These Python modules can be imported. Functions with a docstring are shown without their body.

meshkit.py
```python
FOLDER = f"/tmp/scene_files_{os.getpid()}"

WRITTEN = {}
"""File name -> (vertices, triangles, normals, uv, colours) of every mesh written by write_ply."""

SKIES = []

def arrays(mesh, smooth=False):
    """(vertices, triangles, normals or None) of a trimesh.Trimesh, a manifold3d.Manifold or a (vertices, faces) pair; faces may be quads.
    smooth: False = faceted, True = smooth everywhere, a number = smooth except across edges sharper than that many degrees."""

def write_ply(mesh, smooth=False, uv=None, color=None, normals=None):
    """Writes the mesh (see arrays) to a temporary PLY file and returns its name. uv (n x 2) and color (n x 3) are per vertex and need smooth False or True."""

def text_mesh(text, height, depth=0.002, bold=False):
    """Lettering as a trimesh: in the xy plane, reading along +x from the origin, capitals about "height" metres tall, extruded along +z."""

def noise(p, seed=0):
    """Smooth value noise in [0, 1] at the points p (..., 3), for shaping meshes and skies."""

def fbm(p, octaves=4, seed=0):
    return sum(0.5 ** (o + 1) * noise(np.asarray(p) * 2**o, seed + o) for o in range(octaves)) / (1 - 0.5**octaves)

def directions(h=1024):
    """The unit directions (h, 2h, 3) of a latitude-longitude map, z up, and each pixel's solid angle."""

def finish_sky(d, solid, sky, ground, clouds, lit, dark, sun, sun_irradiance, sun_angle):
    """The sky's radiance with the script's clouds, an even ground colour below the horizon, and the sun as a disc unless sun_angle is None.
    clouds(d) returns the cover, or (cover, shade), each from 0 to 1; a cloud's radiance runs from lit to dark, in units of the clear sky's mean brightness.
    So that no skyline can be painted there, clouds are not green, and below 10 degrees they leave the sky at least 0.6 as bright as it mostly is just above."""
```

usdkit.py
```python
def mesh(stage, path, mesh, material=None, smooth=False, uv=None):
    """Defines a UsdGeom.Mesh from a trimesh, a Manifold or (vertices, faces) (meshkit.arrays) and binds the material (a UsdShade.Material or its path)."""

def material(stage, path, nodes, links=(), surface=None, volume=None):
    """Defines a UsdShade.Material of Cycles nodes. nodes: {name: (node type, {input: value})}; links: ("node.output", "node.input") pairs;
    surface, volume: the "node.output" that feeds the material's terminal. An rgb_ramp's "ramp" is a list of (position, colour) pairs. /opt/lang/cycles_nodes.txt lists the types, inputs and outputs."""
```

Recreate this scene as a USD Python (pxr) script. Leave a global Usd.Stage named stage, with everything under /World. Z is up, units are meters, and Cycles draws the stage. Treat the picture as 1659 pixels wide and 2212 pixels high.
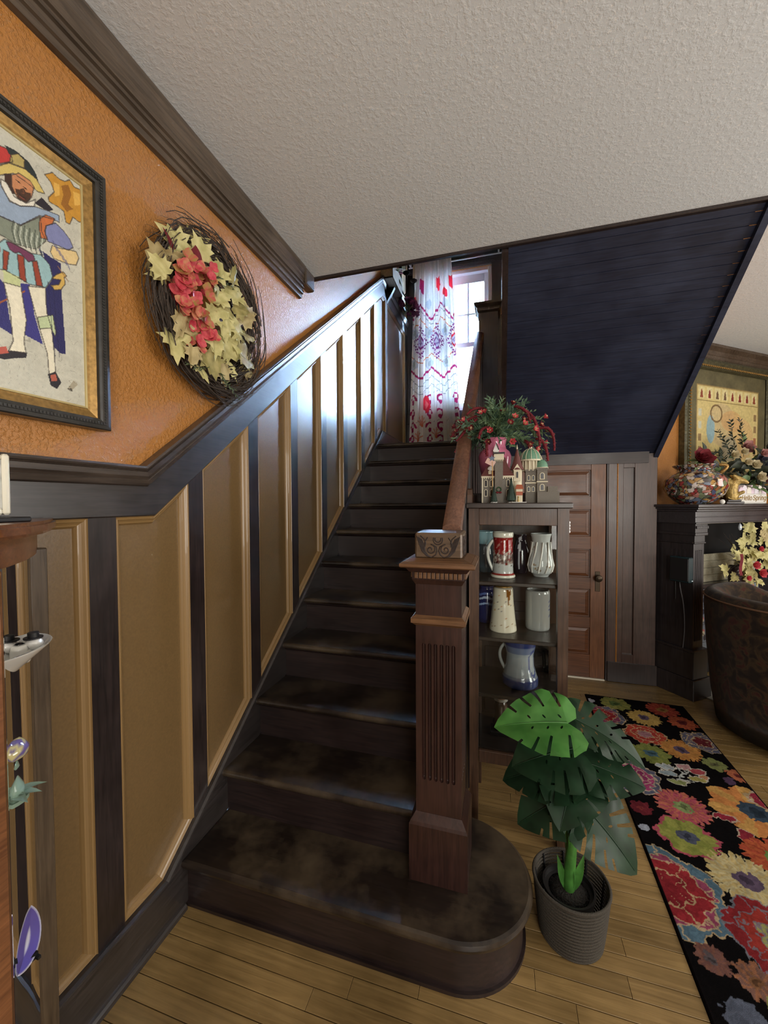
import math, random
import numpy as np, trimesh, shapely, usdkit, meshkit
from shapely.geometry import Polygon, LineString, Point, box as sbox
from shapely import affinity
from pxr import Usd, UsdGeom, UsdLux, UsdShade, Gf, Sdf, Vt

# ------------------------------------------------------------------ camera, light, exposure
stage = Usd.Stage.CreateInMemory()
UsdGeom.SetStageUpAxis(stage, 'Z'); UsdGeom.SetStageMetersPerUnit(stage, 1.0)
UsdGeom.Xform.Define(stage, '/World')
FPX, YAW, PITCH, ROLL, EYE = 858.74, 0.28600, 0.02600, 0.00500, (1.163, 0.0, 1.533)

def look():
    cy, sy, cp, sp, cr, sr = math.cos(YAW), math.sin(YAW), math.cos(PITCH), math.sin(PITCH), math.cos(ROLL), math.sin(ROLL)
    f = np.array([-sy*cp, cy*cp, -sp]); r = np.array([cy, sy, 0.0]); d = np.cross(f, r)
    return cr*r + sr*d, -sr*r + cr*d, f
_r, _d, _f = look()
cam = UsdGeom.Camera.Define(stage, '/World/camera')
cam.CreateHorizontalApertureAttr(36.0); cam.CreateFocalLengthAttr(36.0*FPX/1659.0)
cam.CreateClippingRangeAttr(Gf.Vec2f(0.02, 200.0))
cam.CreateExposureAttr(0.25)
cam.AddTransformOp().Set(Gf.Matrix4d(*_r, 0, *(-_d), 0, *(-_f), 0, *EYE, 1))

sky = UsdLux.DomeLight.Define(stage, '/World/sky_light')
sky.CreateColorAttr(Gf.Vec3f(0.46, 0.68, 1.0)); sky.CreateIntensityAttr(38.0)

def rect_light(name, pos, target, w, h, color, power):
    l = UsdLux.RectLight.Define(stage, '/World/' + name)
    l.CreateWidthAttr(w); l.CreateHeightAttr(h); l.CreateColorAttr(Gf.Vec3f(*color)); l.CreateIntensityAttr(power)
    z = np.array(pos, float) - np.array(target, float); z /= np.linalg.norm(z)
    x = np.cross([0, 0, 1.0], z); x /= np.linalg.norm(x); y = np.cross(z, x)
    l.AddTransformOp().Set(Gf.Matrix4d(*x, 0, *y, 0, *z, 0, *pos, 1))
    return l
# area lights added before the shut windows, standing for daylight: one in the wall behind, two in the right-hand wall
rect_light('daylight_back', (2.7, -2.285, 1.65), (2.7, 1, 1.65), 1.7, 1.6, (1.0, 0.965, 0.90), 9.0)
rect_light('daylight_right', (5.185, 0.6, 1.65), (0, 0.6, 1.65), 1.5, 1.6, (1.0, 0.965, 0.90), 9.5)
rect_light('daylight_front_room', (5.185, 3.0, 1.65), (0, 3.0, 1.65), 1.2, 1.6, (1.0, 0.965, 0.90), 4.5)

# ------------------------------------------------------------------ helpers
def lin(c):
    c = np.asarray(c, float) / 255.0
    return tuple(float(v) for v in np.where(c <= 0.04045, c/12.92, ((c+0.055)/1.055)**2.4))

USED = {}
def numbered(parent, name):
    k = USED.get((parent, name), -1) + 1; USED[(parent, name)] = k
    return name if k == 0 else '%s_%03d' % (name, k)

class N:                                   # a thing, a part or a piece of the setting
    def __init__(s, path, loc=(0, 0, 0), rz=0.0):
        s.path, s.loc, s.rz = path, np.array(loc, float), rz
        s.prim = stage.GetPrimAtPath(path)
    def inv(s, v):
        v = np.asarray(v, float) - s.loc
        c, q = math.cos(-s.rz), math.sin(-s.rz)
        return np.stack([c*v[:, 0]-q*v[:, 1], q*v[:, 0]+c*v[:, 1], v[:, 2]], 1)

def keys(prim, label=None, cat=None, group=None, kind=None):
    for k, v in (('label', label), ('category', cat), ('group', group), ('kind', kind)):
        if v: prim.SetCustomDataByKey(k, v)

def thing(name, label, cat, loc=(0, 0, 0), rz=0.0, group=None, kind=None):
    path = '/World/' + numbered('/World', name)
    x = UsdGeom.Xform.Define(stage, path); x.AddTranslateOp().Set(Gf.Vec3d(*map(float, loc))); x.AddRotateZOp().Set(math.degrees(rz))
    keys(x.GetPrim(), label, cat, group, kind)
    return N(path, loc, rz)

def struct(name):
    path = '/World/' + numbered('/World', name)
    x = UsdGeom.Xform.Define(stage, path); keys(x.GetPrim(), kind='structure')
    return N(path)

def VF(m):
    if hasattr(m, 'to_mesh'):
        q = m.to_mesh(); return np.asarray(q.vert_properties[:, :3], float), np.asarray(q.tri_verts, int)
    if isinstance(m, tuple): return np.asarray(m[0], float), np.asarray(m[1], int)
    return np.asarray(m.vertices, float), np.asarray(m.faces, int)

def obj(name, mesh, mat, parent=None, smooth=False, label=None, cat=None, group=None, kind=None, col=None, world=False):
    """ONE mesh under parent (in the parent's own frame; world=True converts from the world)."""
    base = parent.path if parent else '/World'
    path = base + '/' + numbered(base, name)
    v, f = VF(mesh)
    if world and parent is not None: v = root_of(parent).inv(v)
    if f.shape[1] == 4: f = np.vstack([f[:, [0, 1, 2]], f[:, [0, 2, 3]]])
    mesh = trimesh.Trimesh(v, f, process=False)
    if col is not None and smooth not in (True, False): smooth = True
    m = usdkit.mesh(stage, path, mesh, mat, smooth=smooth)
    if col is not None:
        c = np.clip(np.asarray(col, np.float32), 0, 1)
        UsdGeom.PrimvarsAPI(m).CreatePrimvar('Cd', Sdf.ValueTypeNames.Color3fArray, 'vertex').Set(Vt.Vec3fArray.FromNumpy(c))
    keys(m.GetPrim(), label, cat, group, kind)
    n = N(path); n.root = root_of(parent) if parent else None
    return n

def root_of(n):
    return getattr(n, 'root', None) or n

def join(*ms):
    ms = [VF(m) for m in (ms[0] if len(ms) == 1 and isinstance(ms[0], list) else ms)]
    vs, fs, k = [], [], 0
    for v, f in ms:
        if f.shape[1] == 4: f = np.vstack([f[:, [0, 1, 2]], f[:, [0, 2, 3]]])
        vs.append(v); fs.append(f + k); k += len(v)
    return np.vstack(vs), np.vstack(fs)

def moved(m, t=(0, 0, 0), R=None, s=1.0):
    v, f = VF(m); v = v * s
    if R is not None: v = v @ np.asarray(R).T
    return v + np.asarray(t, float), f

def rot(axis, a):
    return trimesh.transformations.rotation_matrix(a, axis)[:3, :3]
RX, RY, RZ = (lambda a: rot([1, 0, 0], a)), (lambda a: rot([0, 1, 0], a)), (lambda a: rot([0, 0, 1], a))

_u = np.array([(x, y, z) for x in (-1, 1) for y in (-1, 1) for z in (-1, 1)], float)
_b = np.vstack([_u * [1, .5, .5], _u * [.5, 1, .5], _u * [.5, .5, 1]])
_bf = trimesh.convex.convex_hull(_b); _bv, _bF = _bf.vertices.copy(), _bf.faces.copy()
def box(lo, hi, b=0.0):
    """box between two corners, edges chamfered by b"""
    lo, hi = np.array(lo, float), np.array(hi, float); lo, hi = np.minimum(lo, hi), np.maximum(lo, hi)
    if b <= 0:
        m = trimesh.creation.box(hi - lo); m.apply_translation((lo + hi)/2); return np.array(m.vertices), np.array(m.faces)
    c, h = (lo+hi)/2, (hi-lo)/2; b = min(b, h.min()*0.95)
    v = np.where(np.abs(_bv) > .75, np.sign(_bv)*h, np.sign(_bv)*(h-b)) + c
    return v, _bF

def prism(poly, axis, lo, hi):
    """2-D polygon extruded along an axis: axis 0 -> polygon in (y,z), 1 -> (x,z), 2 -> (x,y)"""
    if not isinstance(poly, (Polygon, shapely.MultiPolygon)): poly = Polygon(poly)
    if not poly.is_valid: poly = poly.buffer(0)
    ms = []
    for g in getattr(poly, 'geoms', [poly]):
        if g.area < 1e-9: continue
        m = trimesh.creation.extrude_polygon(g, hi - lo, engine='earcut'); v = np.array(m.vertices); f = np.array(m.faces)
        v[:, 2] += lo
        if axis == 0: v = v[:, [2, 0, 1]]
        elif axis == 1: v = v[:, [0, 2, 1]]; f = f[:, ::-1]
        ms.append((v, f))
    return join(ms)

def lathe(prof, n=32):
    prof = np.array(prof, float)
    m = trimesh.creation.revolve(prof, sections=n)
    return np.array(m.vertices), np.array(m.faces)

def tube(pts, r, n=8, caps=True):
    """swept round bar; r a number or one radius per point"""
    p = np.asarray(pts, float); r = np.broadcast_to(np.asarray(r, float), (len(p),))
    t = np.gradient(p, axis=0); t /= np.linalg.norm(t, axis=1, keepdims=True) + 1e-12
    a = np.cross(t[0], [0, 0, 1.0] if abs(t[0][2]) < .9 else [1.0, 0, 0]); a /= np.linalg.norm(a); A = [a]
    for i in range(1, len(p)):
        a = a - t[i]*(a @ t[i]); a /= np.linalg.norm(a) + 1e-12; A.append(a)
    A = np.array(A); B = np.cross(t, A); g = np.arange(n)*2*np.pi/n
    v = p[:, None] + r[:, None, None]*(np.cos(g)[None, :, None]*A[:, None] + np.sin(g)[None, :, None]*B[:, None])
    i, j = np.meshgrid(np.arange(len(p)-1), np.arange(n), indexing='ij')
    q = np.stack([i*n+j, i*n+(j+1) % n, (i+1)*n+(j+1) % n, (i+1)*n+j], -1).reshape(-1, 4)
    f = np.vstack([q[:, [0, 1, 2]], q[:, [0, 2, 3]]]); v = v.reshape(-1, 3)
    if caps:
        k = len(v); v = np.vstack([v, p[0], p[-1]]); e = (len(p)-1)*n
        c0 = [(k, (q_+1) % n, q_) for q_ in range(n)]; c1 = [(k+1, e+q_, e+(q_+1) % n) for q_ in range(n)]
        f = np.vstack([f, c0, c1])
    return v, f

def ball(c, r, sub=2, s=(1, 1, 1)):
    m = trimesh.creation.icosphere(sub, 1.0); return np.array(m.vertices)*r*np.array(s) + np.array(c), np.array(m.faces)

def cyl(c, r, h, n=24, r2=None):
    r2 = r if r2 is None else r2
    return moved(lathe([(0, 0), (r, 0), (r2, h), (0, h)], n), c)

def offset_line(pts, d):
    """polyline moved to its right by d with mitred corners"""
    p = np.array(pts, float); out = []
    nrm = []
    for i in range(len(p)-1):
        t = (p[i+1]-p[i])/np.linalg.norm(p[i+1]-p[i]); nrm.append(np.array([t[1], -t[0]]))
    for i in range(len(p)):
        if i == 0: out.append(p[0]+nrm[0]*d)
        elif i == len(p)-1: out.append(p[-1]+nrm[-1]*d)
        else:
            m = nrm[i-1]+nrm[i]; m /= np.linalg.norm(m); out.append(p[i]+m*d/(m @ nrm[i]))
    return np.array(out)

def sweep_wall(path, prof, x0=-0.1):
    """moulding along a polyline in the (y,z) plane of the left wall; prof: (distance below the path, projection x), closed against the wall"""
    prof = list(prof) + [(prof[-1][0], x0), (prof[0][0], x0)]
    rings = [np.column_stack([np.full(len(path), x), offset_line(path, d)]) for d, x in prof]
    rings.append(rings[0]); n = len(path); v = np.vstack(rings[:-1]); K = len(rings)-1; f = []
    for k in range(K):
        k2 = (k+1) % K
        for i in range(n-1):
            f += [(k*n+i, k2*n+i, k2*n+i+1), (k*n+i, k2*n+i+1, k*n+i+1)]
    for i, flip in ((0, False), (n-1, True)):
        for k in range(1, K-1):
            tri = (i, k*n+i, (k+1)*n+i); f.append(tri[::-1] if not flip else tri)
    f = np.array(f)
    return v, f

def interp_line(pts, y):
    p = np.array(pts, float); return np.interp(y, p[:, 0], p[:, 1])

# ------------------------------------------------------------------ materials
LOOKS = '/World/Looks'
UsdGeom.Scope.Define(stage, LOOKS)
MATS = {}
def mat(name, nodes, links, surface):
    MATS[name] = usdkit.material(stage, LOOKS + '/' + name, nodes, links, surface=surface); return MATS[name]

def plain(name, color, rough=0.5, bump=0.0, bscale=60, metal=0.0, spec=0.5, var=0.0, coat=0.0, **kw):
    nodes = {'p': ('principled_bsdf', {'base_color': color, 'roughness': rough, 'metallic': metal, 'specular_ior_level': spec, 'coat_weight': coat, **kw})}
    links = []
    if bump or var:
        nodes['g'] = ('geometry', {}); nodes['n'] = ('noise_texture', {'scale': float(bscale), 'detail': 4.0}); links += [('g.position', 'n.vector')]
    if bump:
        nodes['b'] = ('bump', {'strength': float(bump), 'distance': 0.01}); links += [('n.fac', 'b.height'), ('b.normal', 'p.normal')]
    if var:
        c = np.array(color)
        nodes['r'] = ('rgb_ramp', {'ramp': [(0.3, tuple(c*(1-var))), (0.7, tuple(np.minimum(c*(1+var), 1)))]}); links += [('n.fac', 'r.fac'), ('r.color', 'p.base_color')]
    return mat(name, nodes, links, 'p.BSDF')

def wood(name, dark, light, axis, rough=0.4, grain=90.0, stretch=0.06, coat=0.2, wear=None, rnd=0.0, bump=0.15, patch=3.0):
    """grain runs along axis; wear: (colour, threshold) of rubbed patches"""
    sc = [grain]*3; sc[axis] = grain*stretch
    nodes = {'g': ('geometry', {}), 'm': ('mapping', {'scale': tuple(sc)}), 'n': ('noise_texture', {'scale': 1.0, 'detail': 5.0, 'roughness': 0.65, 'distortion': 0.6}),
             'r': ('rgb_ramp', {'ramp': [(0.28, dark), (0.72, light)]}),
             'n2': ('noise_texture', {'scale': patch, 'detail': 3.0, 'roughness': 0.6}), 'r2': ('rgb_ramp', {'ramp': [(0.3, (0.62,)*3), (0.7, (1.25,)*3)]}),
             'mx': ('mix_color', {'blend_type': 'multiply', 'fac': 0.8, 'use_clamp': False}),
             'b': ('bump', {'strength': bump, 'distance': 0.002}),
             'rr': ('map_range', {'from_min': 0.3, 'from_max': 0.7, 'to_min': rough*0.8, 'to_max': rough*1.3}),
             'p': ('principled_bsdf', {'roughness': rough, 'coat_weight': coat, 'coat_roughness': 0.3})}
    links = [('g.position', 'm.vector'), ('m.vector', 'n.vector'), ('n.fac', 'r.fac'), ('g.position', 'n2.vector'), ('n2.fac', 'r2.fac'), ('r.color', 'mx.a'), ('r2.color', 'mx.b'),
             ('n.fac', 'b.height'), ('b.normal', 'p.normal'), ('n2.fac', 'rr.value'), ('rr.result', 'p.roughness')]
    last = 'mx.result'
    if rnd:
        nodes['o'] = ('geometry', {}); nodes['hs'] = ('hsv', {'hue': 0.5, 'saturation': 1.0, 'fac': 1.0}); nodes['oi'] = ('object_info', {})
        nodes['mr'] = ('map_range', {'from_min': 0.0, 'from_max': 1.0, 'to_min': 1-rnd, 'to_max': 1+rnd})
        links += [('oi.random', 'mr.value'), ('mr.result', 'hs.value'), (last, 'hs.color')]; last = 'hs.color'
    if wear:
        col, th = wear
        nodes['n3'] = ('noise_texture', {'scale': 3.2, 'detail': 7.0, 'roughness': 0.62}); nodes['r3'] = ('rgb_ramp', {'ramp': [(th, (0, 0, 0)), (th+0.30, (1, 1, 1))]})
        nodes['mw'] = ('mix_color', {'b': col, 'use_clamp': False}); links += [('g.position', 'n3.vector'), ('n3.fac', 'r3.fac'), ('r3.color', 'mw.fac'), (last, 'mw.a')]; last = 'mw.result'
    links.append((last, 'p.base_color'))
    return mat(name, nodes, links, 'p.BSDF')

def painted(name, rough=0.6, bump=0.0, bscale=300, coat=0.0, sheen=0.0, trans=0.0, spec=0.5):
    """colours come from the mesh's own vertex colours (flat print)"""
    nodes = {'a': ('attribute', {'attribute': 'Cd'}), 'p': ('principled_bsdf', {'roughness': rough, 'coat_weight': coat, 'sheen_weight': sheen, 'specular_ior_level': spec})}
    links = [('a.color', 'p.base_color')]
    if bump:
        nodes['g'] = ('geometry', {}); nodes['n'] = ('noise_texture', {'scale': float(bscale), 'detail': 3.0}); nodes['b'] = ('bump', {'strength': float(bump), 'distance': 0.004})
        links += [('g.position', 'n.vector'), ('n.fac', 'b.height'), ('b.normal', 'p.normal')]
    if trans:
        nodes['t'] = ('translucent_bsdf', {}); nodes['x'] = ('mix_closure', {'fac': trans}); links += [('a.color', 't.color'), ('p.BSDF', 'x.closure1'), ('t.BSDF', 'x.closure2')]
        return mat(name, nodes, links, 'x.closure')
    return mat(name, nodes, links, 'p.BSDF')

def plaster(name, color, rough, scale, strength, splat=None, coat=0.0):
    nodes = {'g': ('geometry', {}), 'v': ('noise_texture', {'scale': scale, 'detail': 3.0, 'roughness': 0.6, 'distortion': 0.3}),
             'k': ('rgb_ramp', {'ramp': [(0.45, (0, 0, 0)), (0.66, (1, 1, 1))]}), 'n2': ('noise_texture', {'scale': scale*4, 'detail': 2.0}),
             'ad': ('math', {'math_type': 'multiply_add', 'value2': 0.18}), 'b': ('bump', {'strength': strength, 'distance': 0.006}),
             'p': ('principled_bsdf', {'base_color': color, 'roughness': rough, 'coat_weight': coat, 'coat_roughness': 0.3})}
    links = [('g.position', 'v.vector'), ('g.position', 'n2.vector'), ('v.fac', 'k.fac'), ('n2.fac', 'ad.value1'), ('k.color', 'ad.value3'), ('ad.value', 'b.height'), ('b.normal', 'p.normal')]
    if splat:
        nodes['n3'] = ('noise_texture', {'scale': scale*1.6, 'detail': 3.0, 'distortion': 1.0}); nodes['r3'] = ('rgb_ramp', {'ramp': [(0.60, color), (0.66, splat)]})
        links += [('g.position', 'n3.vector'), ('n3.fac', 'r3.fac'), ('r3.color', 'p.base_color')]
    return mat(name, nodes, links, 'p.BSDF')

def glass(name, tint=(1, 1, 1), ior=1.45, rough=0.0):
    return mat(name, {'t': ('transparent_bsdf', {'color': tint}), 'g': ('glossy_bsdf', {'roughness': rough, 'color': (1, 1, 1)}), 'f': ('fresnel', {'IOR': ior}), 'x': ('mix_closure', {})},
               [('f.fac', 'x.fac'), ('t.BSDF', 'x.closure1'), ('g.BSDF', 'x.closure2')], 'x.closure')

def leafmat(name, c1, c2, rough=0.45, trans=0.25, scale=25.0):
    nodes = {'g': ('geometry', {}), 'n': ('noise_texture', {'scale': scale, 'detail': 3.0}), 'r': ('rgb_ramp', {'ramp': [(0.35, c1), (0.65, c2)]}),
             'p': ('principled_bsdf', {'roughness': rough}), 't': ('translucent_bsdf', {}), 'x': ('mix_closure', {'fac': trans})}
    return mat(name, nodes, [('g.position', 'n.vector'), ('n.fac', 'r.fac'), ('r.color', 'p.base_color'), ('r.color', 't.color'), ('p.BSDF', 'x.closure1'), ('t.BSDF', 'x.closure2')], 'x.closure')

W_STILE = wood('stained_stile_wood', (0.010, 0.0065, 0.006), (0.036, 0.023, 0.021), 2, 0.36, coat=0.8)
W_RAIL = wood('stained_rail_wood', (0.013, 0.0105, 0.010), (0.044, 0.036, 0.034), 1, 0.38, coat=0.9)
W_RAILM = wood('stained_moulding_wood', (0.03, 0.022, 0.017), (0.085, 0.062, 0.048), 1, 0.38, coat=0.6)
W_CROWN = wood('crown_wood', (0.045, 0.032, 0.022), (0.125, 0.09, 0.062), 1, 0.38, coat=0.25)
W_TREAD = wood('tread_wood', (0.007, 0.0042, 0.003), (0.02, 0.012, 0.008), 0, 0.34, coat=0.25, wear=((0.11, 0.08, 0.048), 0.44))
W_RISER = wood('riser_wood', (0.0085, 0.005, 0.0055), (0.030, 0.0165, 0.0145), 0, 0.42, coat=0.2)
W_NEWEL = wood('newel_wood', (0.017, 0.0068, 0.0055), (0.048, 0.019, 0.014), 2, 0.36, coat=0.25)
W_CAP = wood('newel_cap_wood', (0.07, 0.031, 0.012), (0.2, 0.098, 0.042), 0, 0.38, coat=0.3)
W_HAND = wood('handrail_wood', (0.08, 0.034, 0.02), (0.21, 0.1, 0.06), 1, 0.3, coat=0.5)
W_DOOR = wood('door_wood', (0.085, 0.028, 0.008), (0.21, 0.08, 0.026), 2, 0.4, coat=0.12)
W_DOORH = wood('door_rail_wood', (0.06, 0.02, 0.007), (0.155, 0.056, 0.019), 0, 0.4, coat=0.12)
W_DARKV = wood('dark_panel_wood', (0.012, 0.008, 0.007), (0.036, 0.022, 0.02), 2, 0.38, coat=0.25)
W_COLUMN = wood('column_wood', (0.03, 0.016, 0.012), (0.085, 0.045, 0.034), 2, 0.34, coat=0.4)
W_SOFFIT_FLARE = wood('soffit_wood_flare_tint', (0.010, 0.0135, 0.03), (0.024, 0.032, 0.066), 0, 0.45, coat=0.1)  # navy tint puts the blue lens-flare glow into the wood colour
W_FLOOR = wood('oak_floor', (0.165, 0.10, 0.033), (0.31, 0.2, 0.076), 0, 0.4, grain=60, stretch=0.05, coat=0.25, rnd=0.16)
W_CAB = wood('cabinet_wood', (0.03, 0.014, 0.008), (0.092, 0.046, 0.024), 2, 0.38, coat=0.15, patch=5.0)
W_CABD = wood('cabinet_dark_wood', (0.012, 0.008, 0.0065), (0.04, 0.026, 0.02), 0, 0.36, coat=0.3)
W_CURIO = wood('curio_wood', (0.09, 0.03, 0.01), (0.22, 0.085, 0.03), 1, 0.25, coat=0.6)
W_MANTEL = wood('mantel_wood', (0.014, 0.012, 0.014), (0.042, 0.036, 0.042), 0, 0.35, coat=0.9)
M_TAN = plain('tan_panel_paint', (0.165, 0.10, 0.038), 0.36, bump=0.06, bscale=140, var=0.1, coat=0.9, coat_roughness=0.32)
M_TANM = plain('tan_moulding_paint', (0.25, 0.152, 0.058), 0.38, coat=0.2)
M_ORANGE = plaster('orange_plaster', (0.42, 0.175, 0.036), 0.36, 95.0, 0.55, coat=.35)
M_CEIL = plaster('ceiling_plaster', (0.78, 0.82, 0.85), 0.75, 60.0, 0.14, splat=(0.9, 0.91, 0.91))
M_DARKVOID = plain('rough_dark_board', (0.02, 0.016, 0.014), 0.8)
M_WHITEV = plain('white_vinyl', (0.88, 0.9, 0.92), 0.35)
M_CREAM = plain('cream_paint', (0.72, 0.68, 0.55), 0.5)
M_PANE = glass('window_glass')
M_BRONZE = plain('dark_bronze', (0.06, 0.045, 0.03), 0.4, metal=0.8)
M_IRON = plain('black_iron', (0.012, 0.012, 0.014), 0.45, metal=0.3)
M_BLACK = plain('black_paint', (0.01, 0.01, 0.011), 0.5)
# ------------------------------------------------------------------ the setting
ZC, R_, T_, Y1 = 2.945, 0.19, 0.251, 1.413
SLOPE = R_/T_
YE = 2.315                                 # where the hall ceiling ends over the stairs
ZL = 11*R_                                 # landing
def nose_y(k): return 1.178 if k == 0 else Y1 + (k-1)*T_
YL = nose_y(10)                            # landing nosing
YW = 5.06                                  # window wall
YD = 3.745                                 # wall with the door
XS = 2.387                                 # right face of the stair enclosure
XR, YB, ZT = 5.2, -2.3, 5.5

# floor: one plank after another on a sub-floor
fl = struct('floor')
obj('subfloor', box((-0.1, YB, -0.12), (XR+.1, 6.4, -0.016)), M_DARKVOID, fl)
rng = random.Random(3); PW = 0.0615
rows = int((4.9-0.55)/PW)
spare = []
def plank(x0, x1, y0, y1): return box((x0+.0006, y0+.0014, -0.018), (x1-.0006, y1-.0014, rng.uniform(-.0005, 0.0)), 0.0006)
n_pl = 0
for i in range(-48, rows+26):
    y0 = 0.55 + i*PW; y1 = y0 + PW; x = 0.0 - rng.uniform(0.1, 1.1)
    while x < XR:
        L = rng.uniform(0.75, 1.75); xa, xb = max(x, 0.0), min(x+L, XR); x += L
        if xb-xa < 0.03: continue
        yc = (y0+y1)/2
        seen = 0.55 < yc < 4.0 and xa < min(3.2, 0.9+yc*0.9) and xb > (1.0 if yc > 1.45 else 0.0) and n_pl < 240
        if seen: obj('plank', plank(xa, xb, y0, y1), W_FLOOR, fl); n_pl += 1
        else: spare.append(plank(xa, xb, y0, y1))
o = obj('plank_field', join(spare), W_FLOOR, fl, kind='stuff')

# left wall: plaster over a panelled wainscot that climbs with the stairs
RAIL = [(YB, 1.655), (1.051, 1.655), (1.051+(3.804-1.655)/SLOPE, 3.804), (YW, 3.804)]
SKIRT = [(YB, 0.168), (1.118, 0.168), (1.118+(2.25-.168)/SLOPE, 2.25), (YW, 2.25)]
BOARD = 0.167
UP = offset_line(RAIL, BOARD)              # lower edge of the rail board
wl = struct('wall_left')
top_poly = Polygon([(YB, ZC), (YB, 1.62)] + [(p[0], p[1]) for p in offset_line(RAIL, .03)][1:] + [(YW, ZT), (YE-.05, ZT), (YE-.05, ZC)])
obj('plaster', prism(top_poly, 0, -0.14, -0.008), M_ORANGE, wl)
obj('backing', box((-0.3, YB-.1, -0.1), (-0.14, YW+.2, ZT)), M_DARKVOID, wl)  # slab added behind the wall to stop light leaks
ST = [(-1.9, -1.82), (-1.5, -1.42), (-1.105, -1.025), (-.71, -.63), (-.31, -.23), (.085, .165), (.479, .559), (.873, .962), (1.267, 1.345), (1.655, 1.734), (2.06, 2.137), (2.466, 2.55), (2.862, 2.945), (3.27, 3.355), (3.655, 3.735), (4.04, 4.125), (4.93, YW)]
def lo(y): return float(np.interp(y, [p[0] for p in SKIRT], [p[1] for p in SKIRT]))
def up(y): return float(np.interp(y, UP[:, 0], UP[:, 1]))
def span(a, b, under=0.0, over=0.0):
    ys = sorted({a, b} | {q for q in [SKIRT[1][0], SKIRT[2][0], UP[1, 0], UP[2, 0]] if a < q < b})
    return [(y, lo(y)-under) for y in ys] + [(y, up(y)+over) for y in ys[::-1]]
for a, b in ST:
    obj('stile', prism(span(a, b, .05, .02), 0, -0.1, 0.0), W_STILE, wl)
edges = [YB] + [v for s in ST for v in s]
def ringed(poly, steps):
    """moulding strip lofted through inset copies of the panel outline: (inset, x)"""
    rs = [np.array(poly.buffer(-d, join_style=2).exterior.coords)[:-1] if d > 0 else np.array(poly.exterior.coords)[:-1] for d, x in steps]
    n = len(rs[0])
    if any(len(r) != n for r in rs): return None
    base = rs[0]; out = []
    for r, (d, x) in zip(rs, steps):
        k = int(np.argmin(((r-base[0])**2).sum(1))); r = np.roll(r, -k, 0)
        if ((r[1]-base[1])**2).sum() > ((r[-1]-base[1])**2).sum(): r = np.vstack([r[:1], r[:0:-1]])
        out.append(np.column_stack([np.full(n, x), r]))
    v = np.vstack(out); f = []
    for k in range(len(out)-1):
        for i in range(n):
            j = (i+1) % n; f.append((k*n+i, k*n+j, (k+1)*n+j, )); f.append((k*n+i, (k+1)*n+j, (k+1)*n+i))
    return v, np.array(f)
PROF = [(0.0, 0.0), (0.002, -0.004), (0.006, -0.006), (0.009, -0.004), (0.013, -0.009), (0.018, -0.013), (0.0215, -0.014), (0.026, -0.021), (0.028, -0.026), (0.028, -0.05)]
for i in range(0, len(edges)-1, 2):
    a, b = edges[i], edges[i+1]
    if b-a < .05: continue
    poly = Polygon(span(a, b))
    obj('panel', prism(poly.buffer(.01, join_style=2), 0, -0.09, -0.026), M_TAN, wl)
    m = ringed(shapely.geometry.polygon.orient(poly.simplify(1e-6)), PROF)
    if m is not None: obj('panel_moulding', m, M_TANM, wl)
obj('rail_board', sweep_wall(RAIL, [(0.03, 0.0), (0.03, 0.006), (BOARD-.004, 0.006), (BOARD, 0.002)]), W_RAIL, wl)
tr1 = struct('trim_1')
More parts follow.
